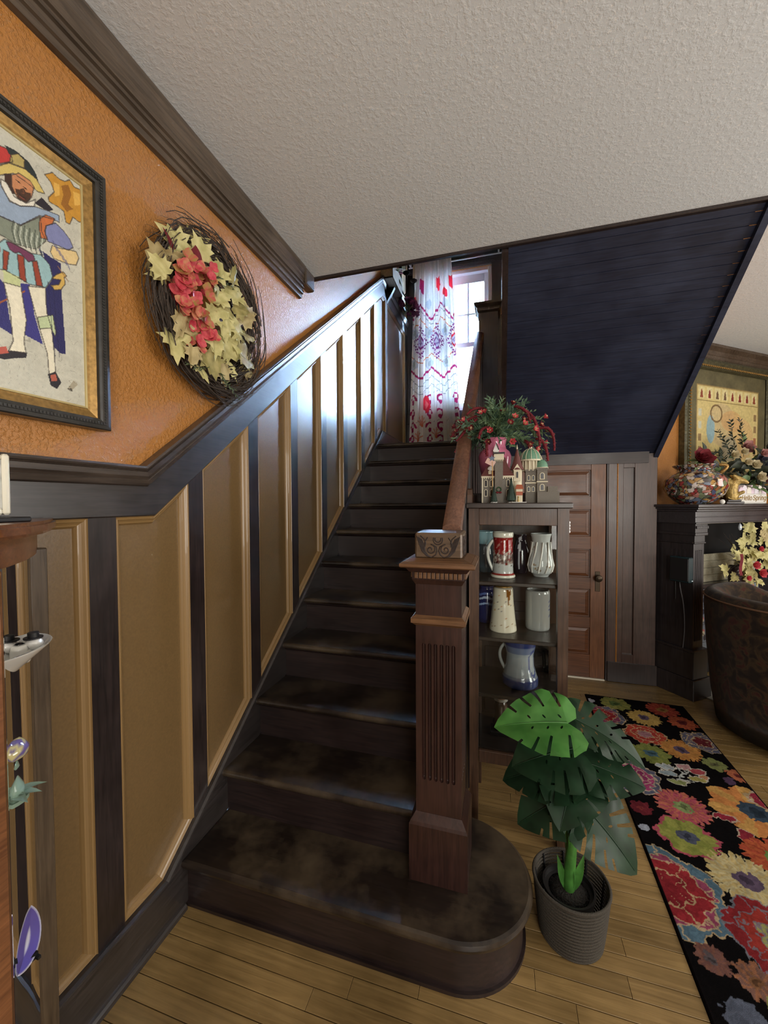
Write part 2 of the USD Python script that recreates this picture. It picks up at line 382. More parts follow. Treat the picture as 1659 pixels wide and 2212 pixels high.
obj('rail_moulding', sweep_wall(RAIL, [(0.0, 0.0), (0.0, 0.03), (0.007, 0.033), (0.012, 0.031), (0.0125, 0.026), (0.017, 0.022), (0.019, 0.028), (0.034, 0.026), (0.045, 0.02), (0.047, 0.022), (0.062, 0.017), (0.066, 0.009), (0.0665, 0.005)]), W_RAILM, tr1)
bl = struct('baseboard_left')
obj('board', prism(Polygon([(YB, 0), (YB, .168), (1.118, .168), (SKIRT[2][0], 2.25), (YW, 2.25), (YW, 2.0), (3.6, 1.85), (1.19, 0.0)]), 0, -0.1, 0.018), W_RAIL, bl)
obj('board_cap', sweep_wall(SKIRT, [(-.004, 0.0), (-.004, .010), (0.0, .020), (.006, .021), (.010, .0185)]), W_RAIL, bl)
obj('shoe_moulding', prism([(0, 0), (.034, 0), (.032, .012), (.026, .019), (.018, .022), (0, .022)], 1, YB, 1.19), W_RAIL, bl)
# crown board of the left wall, stopping where the ceiling stops
CR = [(0, 0), (.0, .045), (.012, .047), (.03, .042), (.05, .035), (.075, .03), (.095, .028), (.098, .036), (.104, .036), (.107, .026), (.118, .026), (.121, .033), (.128, .033), (.131, .023), (.15, .021), (.153, .028), (.16, .027), (.163, .018), (.185, .016), (.187, .0)]
tr2 = struct('trim_2')
obj('crown_moulding', sweep_wall([(YB, ZC-.001), (2.19, ZC-.001)], [(d, x-.006) for d, x in CR]), W_CROWN, tr2)
obj('crown_return', box((-.01, 2.19, ZC-.1), (.04, YE-.012, ZC-.001), .006), W_CROWN, tr2)

# ceiling of the hall and of the front room, stairwell above
ce = struct('ceiling')
obj('slab', prism(Polygon([(-.1, YB), (XR, YB), (XR, 6.4), (XS, 6.4), (XS, YE), (-.1, YE)]), 2, ZC, ZC+.25), M_CEIL, ce)
obj('upper_slab', box((-.1, YE-.3, ZT), (XS+.1, YW+.2, ZT+.1)), M_CEIL, ce)
obj('header_wall', box((-.1, YE-.3, ZC+.25), (XS+.1, YE, ZT)), M_ORANGE, ce)
tr3 = struct('trim_3')
obj('header_trim', box((0.0, YE-.004, ZC-.016), (XS, YE+.02, ZC+.27), .003), W_DARKV, tr3)

# window wall at the landing
wx0, wx1, wz0, wz1 = 0.13, 1.05, 2.66, 4.40
cz_ = wz0-.14
ww = struct('wall_window')
hole = Polygon([(-.1, -.1), (XS+.1, -.1), (XS+.1, ZT), (-.1, ZT)], [[(wx0, wz0), (wx1, wz0), (wx1, wz1), (wx0, wz1)]])
obj('plaster', prism(hole, 1, YW, YW+.16), M_ORANGE, ww)
obj('panel', box((0.003, YW-.03, 2.09), (1.2, YW+.002, cz_), 0), W_STILE, ww)
wn = struct('window_1')
cz0, cz1 = wz0-.14, wz1+.20
obj('casing', join(box((.004, YW-.035, cz0), (wx0, YW+.01, cz1), .005), box((wx1, YW-.035, cz0), (wx1+.15, YW+.01, cz1), .005)), W_DARKV, wn)
obj('head_casing', join(box((.003, YW-.036, wz1), (wx1+.15, YW+.01, cz1), .005), box((.002, YW-.06, wz1+.135), (wx1+.18, YW+.01, wz1+.16), .005), box((.003, YW-.045, wz1+.01), (wx1+.16, YW+.01, wz1+.03), .004)), W_DARKV, wn)
obj('sill', box((.003, YW-.05, cz0), (wx1+.18, YW+.01, wz0), .008), W_DARKV, wn)
def hollow(x0, x1, z0, z1, w, y0, y1, b=.004, ws=None):
    wl_, wr_, wb_, wt_ = ws or (w, w, w, w)
    return join(box((x0, y0, z0), (x0+wl_, y1, z1), b), box((x1-wr_, y0, z0), (x1, y1, z1), b), box((x0+wl_, y0, z0), (x1-wr_, y1, z0+wb_), b), box((x0+wl_, y0, z1-wt_), (x1-wr_, y1, z1), b))
obj('window_frame', hollow(wx0, wx1, wz0, wz1, .045, YW+.02, YW+.14), M_WHITEV, wn)
zm = 3.475
us = obj('upper_sash', hollow(wx0+.045, wx1-.045, zm-.04, wz1-.045, .048, YW+.08, YW+.115, ws=(.048, .048, .05, .10)), M_WHITEV, wn)
for xm in (.40, .582, .764): obj('muntin', box((xm-.011, YW+.088, zm), (xm+.011, YW+.108, wz1-.1)), M_WHITEV, us)
obj('muntin', box((wx0+.09, YW+.0885, 3.865), (wx1-.09, YW+.1075, 3.887)), M_WHITEV, us)
obj('pane', box((wx0+.07, YW+.096, zm+.01), (wx1-.07, YW+.1, wz1-.09)), M_PANE, us)
ls = obj('lower_sash', hollow(wx0+.045, wx1-.045, wz0+.045, zm+.038, .06, YW+.035, YW+.075), M_WHITEV, wn)
obj('pane', box((wx0+.07, YW+.053, wz0+.07), (wx1-.07, YW+.057, zm)), M_PANE, ls)

# right side of the stairwell, upper landing floor
wr2 = struct('wall_stair_right')
obj('side', prism([(YE, ZC), (YD, 1.92), (YD, 0), (6.4, 0), (6.4, ZT), (YE, ZT)], 0, XS-.06, XS-.002), M_ORANGE, wr2)

# staircase
sc = thing('staircase', 'dark stained wooden staircase climbing along the panelled wall to a window landing', 'staircase')
XA, XB = 0.012, 1.0
def nosing(y0, y1, z, th=.03, r=.015):
    a = [(y0+r-r*math.sin(t), z-r+r*math.cos(t)) for t in np.linspace(0, math.pi, 9)]
    return a + [(y1, z-th), (y1, z)]
# bullnose first step
bull = Polygon([(XA, 1.178), (1.01, 1.178)] + [(1.01+.263*math.cos(t), 1.441+.263*math.sin(t)) for t in np.linspace(-math.pi/2, math.pi/2, 33)][1:] + [(.95, 1.704), (.95, 1.46), (XA, 1.46)])
def slab_round(poly, z, th, r=.014):
    zs = [(r, z-th), (r*.3, z-th+r*.25), (0, z-th+r), (0, z-r), (r*.3, z-r*.3), (r, z)]
    rs = [np.array(poly.buffer(-d, join_style=1).exterior.coords)[:-1] if d else np.array(poly.exterior.coords)[:-1] for d, _ in zs]
    base = poly.exterior; n = 160; out = []
    s = np.linspace(0, 1, n, endpoint=False); p0 = np.array([base.interpolate(q, normalized=True).coords[0] for q in s])
    c = np.array(poly.centroid.coords[0])
    for d, zz in zs:
        g = poly.buffer(-d) if d else poly
        pts = np.array([g.exterior.interpolate(g.exterior.project(Point(*q))).coords[0] for q in p0]) if d else p0
        out.append(np.column_stack([pts, np.full(n, zz)]))
    v = np.vstack(out); f = []
    ccw = poly.exterior.is_ccw
    for k in range(len(out)-1):
        for i in range(n):
            j = (i+1) % n; q = [(k*n+i, k*n+j, (k+1)*n+j), (k*n+i, (k+1)*n+j, (k+1)*n+i)]; f += q if ccw else [t[::-1] for t in q]
    top = prism(Polygon(out[-1][:, :2]), 2, z-th+.001, z-.0003)
    return join((v, np.array(f)), top)
obj('tread', slab_round(bull, R_, .032), W_TREAD, sc, smooth=40)
inner = bull.buffer(-.032).intersection(sbox(XA, 0, 3, 3))
inner = Polygon([(XA, 1.21)] + [(1.01+.231*math.cos(t), 1.441+.231*math.sin(t)) for t in np.linspace(-math.pi/2, math.pi/2, 33)] + [(.95, 1.672), (XA, 1.672)])
obj('riser', prism(inner, 2, 0.0, R_-.031), W_RISER, sc, smooth=30)
obj('scotia', join(prism(inner.buffer(.012, join_style=2).difference(inner.buffer(-.01)), 2, R_-.047, R_-.0305), prism(inner.buffer(.010).difference(inner.buffer(-.01)), 2, 0.0, .012)), W_RISER, sc, smooth=30)
for k in range(1, 11):
    y0 = nose_y(k); z = R_*(k+1); y1 = nose_y(k+1)+.05 if k < 10 else YW-.002
    obj('tread', prism(nosing(y0, y1, z), 0, XA, XB if k < 10 else 2.32), W_TREAD, sc, smooth=35)
    obj('riser', box((XA, y0+.032, z-R_-.002), (XB, y0+.052, z-.03)), W_RISER, sc)
    obj('scotia', prism([(y0+.018, z-.03), (y0+.02, z-.036), (y0+.028, z-.044), (y0+.034, z-.048), (y0+.034, z-.03)], 0, XA, XB), W_RISER, sc)
obj('landing_frame', box((XA, YL+.05, ZL-.25), (2.32, YW-.002, ZL-.03)), W_RISER, sc)
# closed, panelled side below the handrail
HR0 = (1.50, 1.40)
def hz(y): return HR0[1] + (y-HR0[0])*SLOPE
side = Polygon([(1.55, 0), (YD, 0), (YD, hz(YD)-.05), (1.55, hz(1.55)-.05)])
pr = obj('side_panelling', prism(side, 0, .975, 1.002), W_DARKV, sc)
for i in range(9):
    ya = 1.60 + i*.25
    obj('side_stile', prism([(ya, .02), (ya+.06, .02), (ya+.06, hz(ya+.06)-.05), (ya, hz(ya)-.05)], 0, 1.0, 1.012), W_DARKV, pr)
hp = [(-.034, -.052), (-.030, -.012), (-.036, -.002), (-.034, .012), (-.02, .022), (0, .026), (.02, .022), (.034, .012), (.036, -.002), (.030, -.012), (.034, -.052)]
y_a, y_b = 1.53, 3.60
ha = np.array([(.982+a, y_a, hz(y_a)+b) for a, b in hp]); hb = np.array([(.982+a, y_b, hz(y_b)+b) for a, b in hp]); nh = len(hp)
hf = [(i, (i+1) % nh, nh+(i+1) % nh) for i in range(nh)] + [(i, nh+(i+1) % nh, nh+i) for i in range(nh)] + [(0, i+1, i) for i in range(1, nh-1)] + [(nh, nh+i, nh+i+1) for i in range(1, nh-1)]
obj('handrail', (np.vstack([ha, hb]), np.array(hf)[:, ::-1]), W_HAND, sc, smooth=35)
# newel post with carved head
nx, ny = .955, 1.45
def sq(c, h, z0, z1, h2=None, b=.003):
    h2 = h if h2 is None else h2
    v, f = box((-1, -1, 0), (1, 1, 1), 0)
    t = (v[:, 2] > .5); s = np.where(t, h2, h)
    return np.column_stack([c[0]+v[:, 0]*s, c[1]+v[:, 1]*s, np.where(t, z1, z0)]), f
def fluted(c, h, z0, z1, fz0, fz1, n=6, gd=.014):
    """square shaft with flutes cut in each face"""
    import manifold3d as mf
    b = mf.Manifold.cube([2*h, 2*h, z1-z0], False).translate([c[0]-h, c[1]-h, z0]); pit = 2*h*.78/n; r = pit*.32
    for q in range(4):
        for i in range(n):
            u = (i-(n-1)/2)*pit
            g = mf.Manifold.batch_hull([mf.Manifold.sphere(r, 12).scale([1, gd/r, 1]).translate([u, -h, z]) for z in (fz0+r, fz1-r)])
            b = b - g.rotate([0, 0, 90*q]).translate([c[0], c[1], 0])
    return b
C = (nx, ny)
nw = obj('newel_post', fluted(C, .08, .40, 1.25, .545, 1.035), W_NEWEL, sc, smooth=40)
obj('newel_base', join(sq(C, .102, R_, .392), sq(C, .102, .392, .402, .098), sq(C, .098, .402, .428, .081)), W_NEWEL, nw)
obj('collar', join(sq(C, .082, 1.098, 1.108, .093), sq(C, .095, 1.108, 1.124), sq(C, .093, 1.124, 1.134, .081)), W_CAP, nw)
obj('neck_moulding', join(sq(C, .081, 1.243, 1.262, .092), sq(C, .09, 1.262, 1.30), sq(C, .098, 1.288, 1.306, .112)), W_NEWEL, nw)
pit = .184/12
for q in range(4):
    for i in range(11 if q % 2 == 0 else 11):
        u = (i-5)*pit*.98
        v, f = box((u-pit*.37, -.0965, 1.266), (u+pit*.37, -.085, 1.287), .001)
        obj('dentil', moved((v, f), (nx, ny, 0), RZ(q*math.pi/2)), W_CAP, nw)
obj('cap', join(sq(C, .124, 1.306, 1.310, .128), sq(C, .128, 1.310, 1.320), sq(C, .126, 1.320, 1.326, .116), sq(C, .114, 1.326, 1.336, .088)), W_CAP, nw)
M_CARVE = wood('carved_wood', (0.05, 0.03, 0.016), (0.16, 0.1, 0.055), 0, 0.42, coat=0.2)
obj('carved_block', box((nx-.082, ny-.082, 1.334), (nx+.082, ny+.082, 1.424), .006), M_CARVE, nw, smooth=False)
# carved relief: two scrolls, a crescent and leaf sprays, raised from the block's faces
def spiral(cx, cz, r0, turns, d, n=34, start=0.0):
    t = np.linspace(0, 1, n); a = start + d*turns*2*np.pi*t; r = r0*(1-.86*t); return np.column_stack([cx+r*np.cos(a), cz+r*np.sin(a)])
M_GROOVE = plain('carving_groove', (0.022, 0.012, 0.009), 0.6)
def relief(face):
    L, G = [], []
    for s in (-1, 1):
        p = spiral(s*.026, -.012, .0185, 1.35, s, start=math.pi/2)
        L.append(p); tail = np.array([(s*.026, .0065), (s*.016, .003), (s*.006, -.003), (s*.003, -.016), (s*.008, -.030), (s*.02, -.038)]); L.append(tail)
        for k in range(4):
            o_ = .005*k; L.append(np.array([(s*(.074-o_), .034-o_*.6), (s*(.066-o_), .008), (s*(.056-o_*.7), -.018), (s*(.040-o_*.4), -.034), (s*.022, -.0395)]))
        L.append(np.array([(s*.062, .036), (s*.048, .024), (s*.043, .010), (s*.046, -.004)])); L.append(np.array([(s*.036, .030), (s*.045, .016), (s*.05, 0.0)]))
    a = np.linspace(-math.pi*1.15, math.pi*.15, 18); L.append(np.column_stack([.016*np.cos(a), .022+.016*np.sin(a)])); L.append(np.column_stack([.010*np.cos(a), .024+.010*np.sin(a)]))
    return L
TL = []
for p in relief(0):
    d = np.vstack([np.zeros(2), np.diff(p, axis=0)]).cumsum(0)
    q = np.column_stack([p[:, 0], np.full(len(p), -.0815), p[:, 1]]); TL.append(tube(q, .0023, 6))
TLm = join(TL)
for q in range(4):
    obj('carving', moved(TLm, (nx, ny, 1.378), RZ(q*math.pi/2)), M_GROOVE, nw, smooth=True)
# landing newel
lx, ly = 1.055, 3.66
ln_ = obj('landing_newel', sq((lx, ly), .08, 1.92, 3.17), W_DARKV, sc)
obj('cap', join(sq((lx, ly), .083, 3.16, 3.175, .095), sq((lx, ly), .095, 3.175, 3.20), sq((lx, ly), .1, 3.20, 3.222, .115), sq((lx, ly), .118, 3.222, 3.24), sq((lx, ly), .11, 3.24, 3.262, .06)), W_DARKV, ln_)
# upper flight: stringer, a light-blocking slab and the boarded soffit beneath it
us_ = struct('soffit')
th = math.atan2(ZC-1.915, YD-YE); Ls = math.hypot(ZC-1.915, YD-YE); dirS = np.array([0, math.cos(th), -math.sin(th)]); nS = np.array([0, -math.sin(th), -math.cos(th)])
nb = 30; wb = Ls/nb
for i in range(nb):
    a = np.array([0, YE, ZC]) + dirS*(i*wb)
    prof = [(0.0015, 0), (wb-.0015, 0), (wb-.0005, -.003), (wb-.0005, -.014), (.0005, -.014), (.0005, -.003)]
    pts = [(YE+dirS[1]*(i*wb+s)+nS[1]*d, ZC+dirS[2]*(i*wb+s)+nS[2]*d) for s, d in prof]
    obj('soffit_board', prism(pts, 0, 1.20, XS-.001), W_SOFFIT_FLARE, us_)
back = [(YE+nS[1]*-.013, ZC+nS[2]*-.013), (YE+dirS[1]*Ls+nS[1]*-.013, ZC+dirS[2]*Ls+nS[2]*-.013), (YD, 2.35), (YE, 3.3)]
obj('carriage', prism(back, 0, 1.205, XS-.06), M_DARKVOID, us_)  # unseen slab added above the boards to block light
obj('stringer', prism([(YE+.03, ZC-.03), (YD-.02, 1.93), (YD-.02, 2.42), (YE+.03, 3.36)], 0, 1.165, 1.2), W_DARKV, us_)
obj('edge_trim', prism([(YE, ZC-.004), (YD, 1.911), (YD, 1.88), (YE, ZC-.035)], 0, XS-.03, XS+.004), W_SOFFIT_FLARE, us_)

# wall under the upper flight: door, panelled column
wd = struct('wall_door')
obj('panelling', prism(Polygon([(1.015, 0), (1.26, 0), (1.26, 1.905), (2.02, 1.905), (2.02, 0), (2.03, 0), (2.03, 2.0), (1.015, 2.0)]), 1, YD, YD+.08), W_DARKV, wd)
obj('head_trim', box((1.1, YD-.012, 1.9), (2.035, YD+.01, 1.93), .003), W_DARKV, wd)
obj('column_board', box((2.03, YD-.004, 0.0), (2.143, YD+.09, 1.93), .003), W_COLUMN, wd)
obj('column_board', box((2.224, YD-.004, 0.0), (XS, YD+.09, 1.93), .003), W_COLUMN, wd)
obj('column_rail', box((2.141, YD-.003, 1.805), (2.226, YD+.05, 1.93), .002), W_COLUMN, wd)
obj('column_rail', box((2.141, YD-.003, 0.0), (2.226, YD+.05, .24), .002), W_COLUMN, wd)
obj('column_panel', box((2.14, YD+.018, .2), (2.227, YD+.05, 1.82)), W_COLUMN, wd)
obj('gap_filler', box((2.005, YD+.05, 0), (2.04, YD+.09, 1.93)), M_DARKVOID, wd)
obj('column_side', box((XS-.06, YD+.08, 0), (XS, 4.3, 1.95)), W_DARKV, wd)
obj('baseboard', box((2.03, YD-.014, 0), (XS+.012, YD+.01, .17), .004), W_DARKV, wd)
dr = struct('door_1')
dx0, dx1, dzt = 1.265, 2.012, 1.898
PZ = [(.21, .443), (.535, .775), (.875, 1.118), (1.228, 1.458), (1.568, 1.792)]
px0, px1 = dx0+.115, 1.898
obj('door_stile', box((dx0, YD-.004, .012), (px0, YD+.034, dzt), .002), W_DOOR, dr)
obj('door_stile', box((px1, YD-.004, .012), (dx1, YD+.034, dzt), .002), W_DOOR, dr)
zz = [.012] + [v for p in PZ for v in p] + [dzt]
for i in range(0, len(zz), 2):
    obj('door_rail', box((px0, YD-.0035, zz[i]), (px1, YD+.034, zz[i+1]), .002), W_DOORH, dr)
for z0, z1 in PZ:
    a, b = .012, .05
    v = []
    for ins, y in ((0, .014), (.01, .014), (.012, .012), (.034, .005), (.036, .006)):
        v += [(px0+ins, YD+y, z0+ins), (px1-ins, YD+y, z0+ins), (px1-ins, YD+y, z1-ins), (px0+ins, YD+y, z1-ins)]
    f = []
    for k in range(4):
        for i in range(4):
            j = (i+1) % 4; f += [(k*4+i, k*4+j, (k+1)*4+j), (k*4+i, (k+1)*4+j, (k+1)*4+i)]
    f += [(16, 17, 18), (16, 18, 19)]
    obj('door_panel', (np.array(v), np.array(f)), W_DOORH, dr)
kn = obj('door_plate', box((1.935, YD-.008, .76), (1.972, YD-.002, .93), .002), M_BRONZE, dr)
obj('door_knob', moved(lathe([(0, 0), (.012, 0), (.01, .02), (.012, .028), (.026, .034), (.03, .046), (.026, .058), (.012, .064), (0, .065)], 24), (1.953, YD-.006, .878), RX(math.pi/2)), M_BRONZE, dr, smooth=40)
obj('threshold', box((dx0, YD-.02, 0), (dx1, YD+.03, .011), .002), M_CREAM, dr)

# far corner wall of the front room (behind the mantel), right and back walls with window openings shut by added panels
fa, fb = np.array([.797, .604]), np.array([-.604, .797]); c0 = np.array([2.556, 3.544])
def fp(s, o): return tuple(c0 + fa*s + fb*o)
wm = struct('wall_mantel')
OFFW = .43
obj('plaster', prism([fp(-.25, OFFW), fp(3.4, OFFW), fp(3.4, OFFW+.12), fp(-.25, OFFW+.12)], 2, 0, ZC), M_ORANGE, wm)
tr4 = struct('trim_4')
cr4 = [(OFFW, .0), (OFFW-.09, .0), (OFFW-.085, -.02), (OFFW-.05, -.045), (OFFW-.035, -.075), (OFFW-.03, -.08), (OFFW-.025, -.1), (OFFW-.012, -.118), (OFFW, -.12)]
def along(prof, s0, s1):
    n = len(prof); v = np.array([(*fp(s, o), z) for s in (s0, s1) for o, z in prof])
    f = [(i, (i+1) % n, n+(i+1) % n) for i in range(n)] + [(i, n+(i+1) % n, n+i) for i in range(n)] + [(0, i, i+1) for i in range(1, n-1)] + [(n, n+i+1, n+i) for i in range(1, n-1)]
    return v, np.array(f)
obj('crown_moulding', along([(o, ZC-.001+z) for o, z in cr4], -.25, 3.4), W_CROWN, tr4)
wr = struct('wall_right')
def holed(u0, u1, z1, holes): return Polygon([(u0, 0), (u1, 0), (u1, z1), (u0, z1)], [[(a, .86), (b, .86), (b, 2.44), (a, 2.44)] for a, b in holes])
obj('plaster', prism(holed(YB, 6.4, ZC, [(-.15, 1.35), (2.4, 3.6)]), 0, XR, XR+.15), M_ORANGE, wr)
wbk = struct('wall_back')
obj('plaster', prism(holed(-.1, XR+.15, ZC, [(1.85, 3.55)]), 1, YB-.15, YB), M_ORANGE, wbk)
for i, (a, b, ax) in enumerate([(-.15, 1.35, 0), (2.4, 3.6, 0), (1.85, 3.55, 1)]):
    w = struct('window_%d' % (i+2))
    if ax == 0:
        fr = join(box((XR-.03, a-.1, .75), (XR+.02, a, 2.55), .004), box((XR-.03, b, .75), (XR+.02, b+.1, 2.55), .004), box((XR-.03, a, 2.45), (XR+.02, b, 2.55), .004), box((XR-.06, a-.12, .75), (XR+.02, b+.12, .85), .004))
    else:
        fr = join(box((a-.1, YB-.02, .75), (a, YB+.03, 2.55), .004), box((b, YB-.02, .75), (b+.1, YB+.03, 2.55), .004), box((a, YB-.02, 2.45), (b, YB+.03, 2.55), .004), box((a-.12, YB-.02, .75), (b+.12, YB+.06, .85), .004))
    obj('window_frame', fr, W_DARKV, w)
    obj('shade', box((XR+.03, a-.02, .84), (XR+.06, b+.02, 2.46)) if ax == 0 else box((a-.02, YB-.06, .84), (b+.02, YB-.03, 2.46)), M_CREAM, w)  # opaque panel added in each unseen window to keep the sky light out
obj('plaster', box((XS-.06, 6.3, 0), (XR+.1, 6.4, ZC)), M_ORANGE, struct('wall_far'))
# ------------------------------------------------------------------ shape makers shared by several things
def grid(nu, nv):
    i, j = np.meshgrid(np.arange(nu-1), np.arange(nv-1), indexing='ij'); a = i*nv+j
    q = np.stack([a, a+nv, a+nv+1, a+1], -1).reshape(-1, 4)
    return np.vstack([q[:, [0, 1, 2]], q[:, [0, 2, 3]]])

class Print:
    """flat print: colours of a grid of points (u,v), laid on by shape after shape"""
    def __init__(s, u, v, base):
        s.U, s.V = u.ravel(), v.ravel(); s.C = np.tile(np.array(lin(base)), (len(s.U), 1))
    def put(s, m, c, a=1.0):
        s.C[m] = s.C[m]*(1-a) + np.array(lin(c))*a
    def poly(s, pts, c, a=1.0): s.put(shapely.contains_xy(Polygon(pts).buffer(0), s.U, s.V), c, a)
    def disc(s, x, y, r, c, ry=None, a=1.0): s.put(((s.U-x)/r)**2+((s.V-y)/(ry or r))**2 < 1, c, a)
    def line(s, pts, w, c, a=1.0): s.put(shapely.contains_xy(LineString(pts).buffer(w/2), s.U, s.V), c, a)
    def mottle(s, amt, scale, seed=0):
        n = meshkit.fbm(np.column_stack([s.U*scale, s.V*scale, np.zeros(len(s.U))]), 3, seed); s.C *= (1+amt*(n-.5)*2)[:, None]

def frame_of(d, n):
    """rotation whose columns are x, y=d, z~n"""
    d = np.array(d, float); d /= np.linalg.norm(d); n = np.array(n, float); n -= d*(n @ d); n /= np.linalg.norm(n)
    return np.column_stack([np.cross(d, n), d, n])

def maple_leaf(size, curl=.25, seed=0):
    r = random.Random(seed)
    half = [(0, -.05), (.16, -.16), (.34, -.10), (.27, .06), (.52, .12), (.40, .26), (.50, .44), (.30, .44), (.24, .50), (.22, .72), (.10, .74), (0, 1.0)]
    half = [(x*(1+r.uniform(-.1, .1)) if x else 0, y+r.uniform(-.03, .03)) for x, y in half]
    mid = [(0, y) for y in np.linspace(1, -.05, 7)]
    v, f = [], []
    for s in (-1, 1):
        pts = [(s*x, y) for x, y in half]; p = Polygon(pts); m = trimesh.creation.triangulate_polygon(p, engine='earcut')
        vv, ff = np.array(m[0]), np.array(m[1]); v3 = np.column_stack([vv, np.zeros(len(vv))])
        v3, ff = trimesh.remesh.subdivide_to_size(v3, ff, .32); v.append(v3); f.append(ff)
    V, F = join(list(zip(v, f)))
    x, y = V[:, 0], V[:, 1]
    z = .22*np.abs(x) - curl*(x*x*1.2 + (y-.3)**2*.6) + .05*np.sin(9*y+seed)*np.abs(x)*2 + .04*np.sin(14*x+seed)
    return np.column_stack([x, y, z])*size, F

def petal(size, cup=.4, wide=.75, n=5):
    u = np.linspace(0, 1, n); w = np.linspace(-1, 1, n)
    U, W = np.meshgrid(u, w, indexing='ij'); x = W*wide*.5*np.sin(np.pi*np.clip(U*.85+.12, 0, 1))**.8; y = U; z = cup*(U**2*.6 + (W*np.sin(np.pi*U))**2*.35)
    return np.column_stack([x.ravel(), y.ravel(), z.ravel()])*size, grid(n, n)

def rosette(size, rings, seed=0, wide=.8):
    """flower head of overlapping petals facing +z; rings: (count, tilt from the axis, length)"""
    r = random.Random(seed); ms = []
    for cnt, tilt, L in rings:
        o = r.random()*6.28
        for k in range(cnt):
            m = petal(size*L, .45, wide); ms.append(moved(m, (0, 0, size*.04), RZ(o+k*2*math.pi/cnt+r.uniform(-.12, .12)) @ RX(math.pi/2-tilt)))
    return join(ms)

def blade(L, w, bend=0.2):
    y = np.array([0, .35, .7, 1.0])*L; ww = np.array([.35, 1, .75, .05])*w/2; z = -bend*L*(np.array([0, .35, .7, 1.0])**2)
    v = np.vstack([np.column_stack([-ww, y, z+ww*.3]), np.column_stack([0*ww, y, z]), np.column_stack([ww, y, z+ww*.3])]); f = []
    for k in range(2):
        for i in range(3): f += [(k*4+i, (k+1)*4+i, (k+1)*4+i+1), (k*4+i, (k+1)*4+i+1, k*4+i+1)]
    return v, np.array(f)

def bezier(p0, p1, p2, n=12):
    t = np.linspace(0, 1, n)[:, None]; return (1-t)**2*np.array(p0, float)+2*t*(1-t)*np.array(p1, float)+t*t*np.array(p2, float)

def sprig(pts, nl, L, w, seed, spread=1.0, r0=.0016):
    """stem along pts with narrow leaves"""
    r = random.Random(seed); pts = np.array(pts); ms = [tube(pts, np.linspace(r0, r0*.4, len(pts)), 4, False)]
    for k in range(nl):
        t = .2+.8*k/(nl-1); i = t*(len(pts)-1); a = int(min(i, len(pts)-2)); p = pts[a]+(pts[a+1]-pts[a])*(i-a); d = pts[a+1]-pts[a]; d /= np.linalg.norm(d)
        s = np.cross(d, [r.uniform(-1, 1), r.uniform(-1, 1), r.uniform(-1, 1)]); s /= np.linalg.norm(s)+1e-9
        dd = d*.75+s*spread*r.uniform(.5, .9)
        ms.append(moved(blade(L*r.uniform(.7, 1.15)*(1-.35*t), w, .15), p, frame_of(dd, np.cross(dd, s)+.3*d)))
    return join(ms)

def leaf_along(size, wide=.5, n=6, bend=.3):
    u = np.linspace(0, 1, n); w = np.linspace(-1, 1, 5); U, W = np.meshgrid(u, w, indexing='ij')
    x = W*wide*.5*np.sin(np.pi*U**.8); z = .15*np.abs(W)*wide*np.sin(np.pi*U)-bend*U*U
    return np.column_stack([x.ravel(), U.ravel(), z.ravel()])*size, grid(n, 5)

def lathe_print(prof, n, rows):
    """lathe whose profile is resampled to rows; returns mesh, angle, height fraction for painting"""
    prof = np.array(prof, float); d = np.r_[0, np.cumsum(np.hypot(*np.diff(prof, axis=0).T))]; s = np.linspace(0, d[-1], rows)
    r, z = np.interp(s, d, prof[:, 0]), np.interp(s, d, prof[:, 1]); a = np.linspace(0, 2*np.pi, n+1)
    A, S = np.meshgrid(a, np.arange(rows), indexing='ij')
    v = np.column_stack([(r[S]*np.cos(A)).ravel(), (r[S]*np.sin(A)).ravel(), z[S].ravel()])
    return (v, grid(n+1, rows)), A.ravel(), z[S].ravel()

P_FLAT = painted('printed_surface', 0.55)
P_CANVAS = painted('painted_canvas', 0.5, bump=.25, bscale=420, coat=.1)
P_RUG = painted('rug_pile', 0.95, bump=.8, bscale=700, sheen=0.0, spec=.05)
P_CLOTH = painted('curtain_cloth', 0.9, trans=.05, spec=.15)
P_GLAZE = painted('glazed_ceramic', 0.12, coat=.5)
M_WHITEGLAZE = plain('white_glaze', (0.78, 0.77, 0.72), 0.12, coat=.5)
M_CREAMGLAZE = plain('cream_glaze', (0.8, 0.74, 0.58), 0.16, coat=.5)
M_GOLD = plain('gilding', (0.5, 0.28, 0.06), 0.25, metal=1.0)
M_GOLDDULL = plain('dull_gold', (0.34, 0.2, 0.06), 0.42, metal=.6, var=.3, bscale=90)
M_TWIG = plain('twig_bark', (0.05, 0.036, 0.027), 0.85, var=.4, bscale=200)
L_WREATH = [leafmat('dried_leaf_%s' % c, a, b, .6, .2, 30) for c, a, b in (('pale', (.52, .48, .19), (.70, .64, .30)), ('olive', (.28, .25, .085), (.48, .41, .16)), ('tan', (.42, .33, .15), (.58, .48, .24)))]
L_RED = [leafmat('hydrangea_%s' % c, a, b, .6, .25, 60) for c, a, b in (('pink', (.55, .04, .07), (.72, .13, .14)), ('green', (.4, .3, .07), (.6, .1, .1)), ('rose', (.62, .06, .09), (.62, .3, .14)))]
M_CRIMSON = leafmat('crimson_velvet', (.12, .006, .012), (.2, .012, .022), .8, .1)

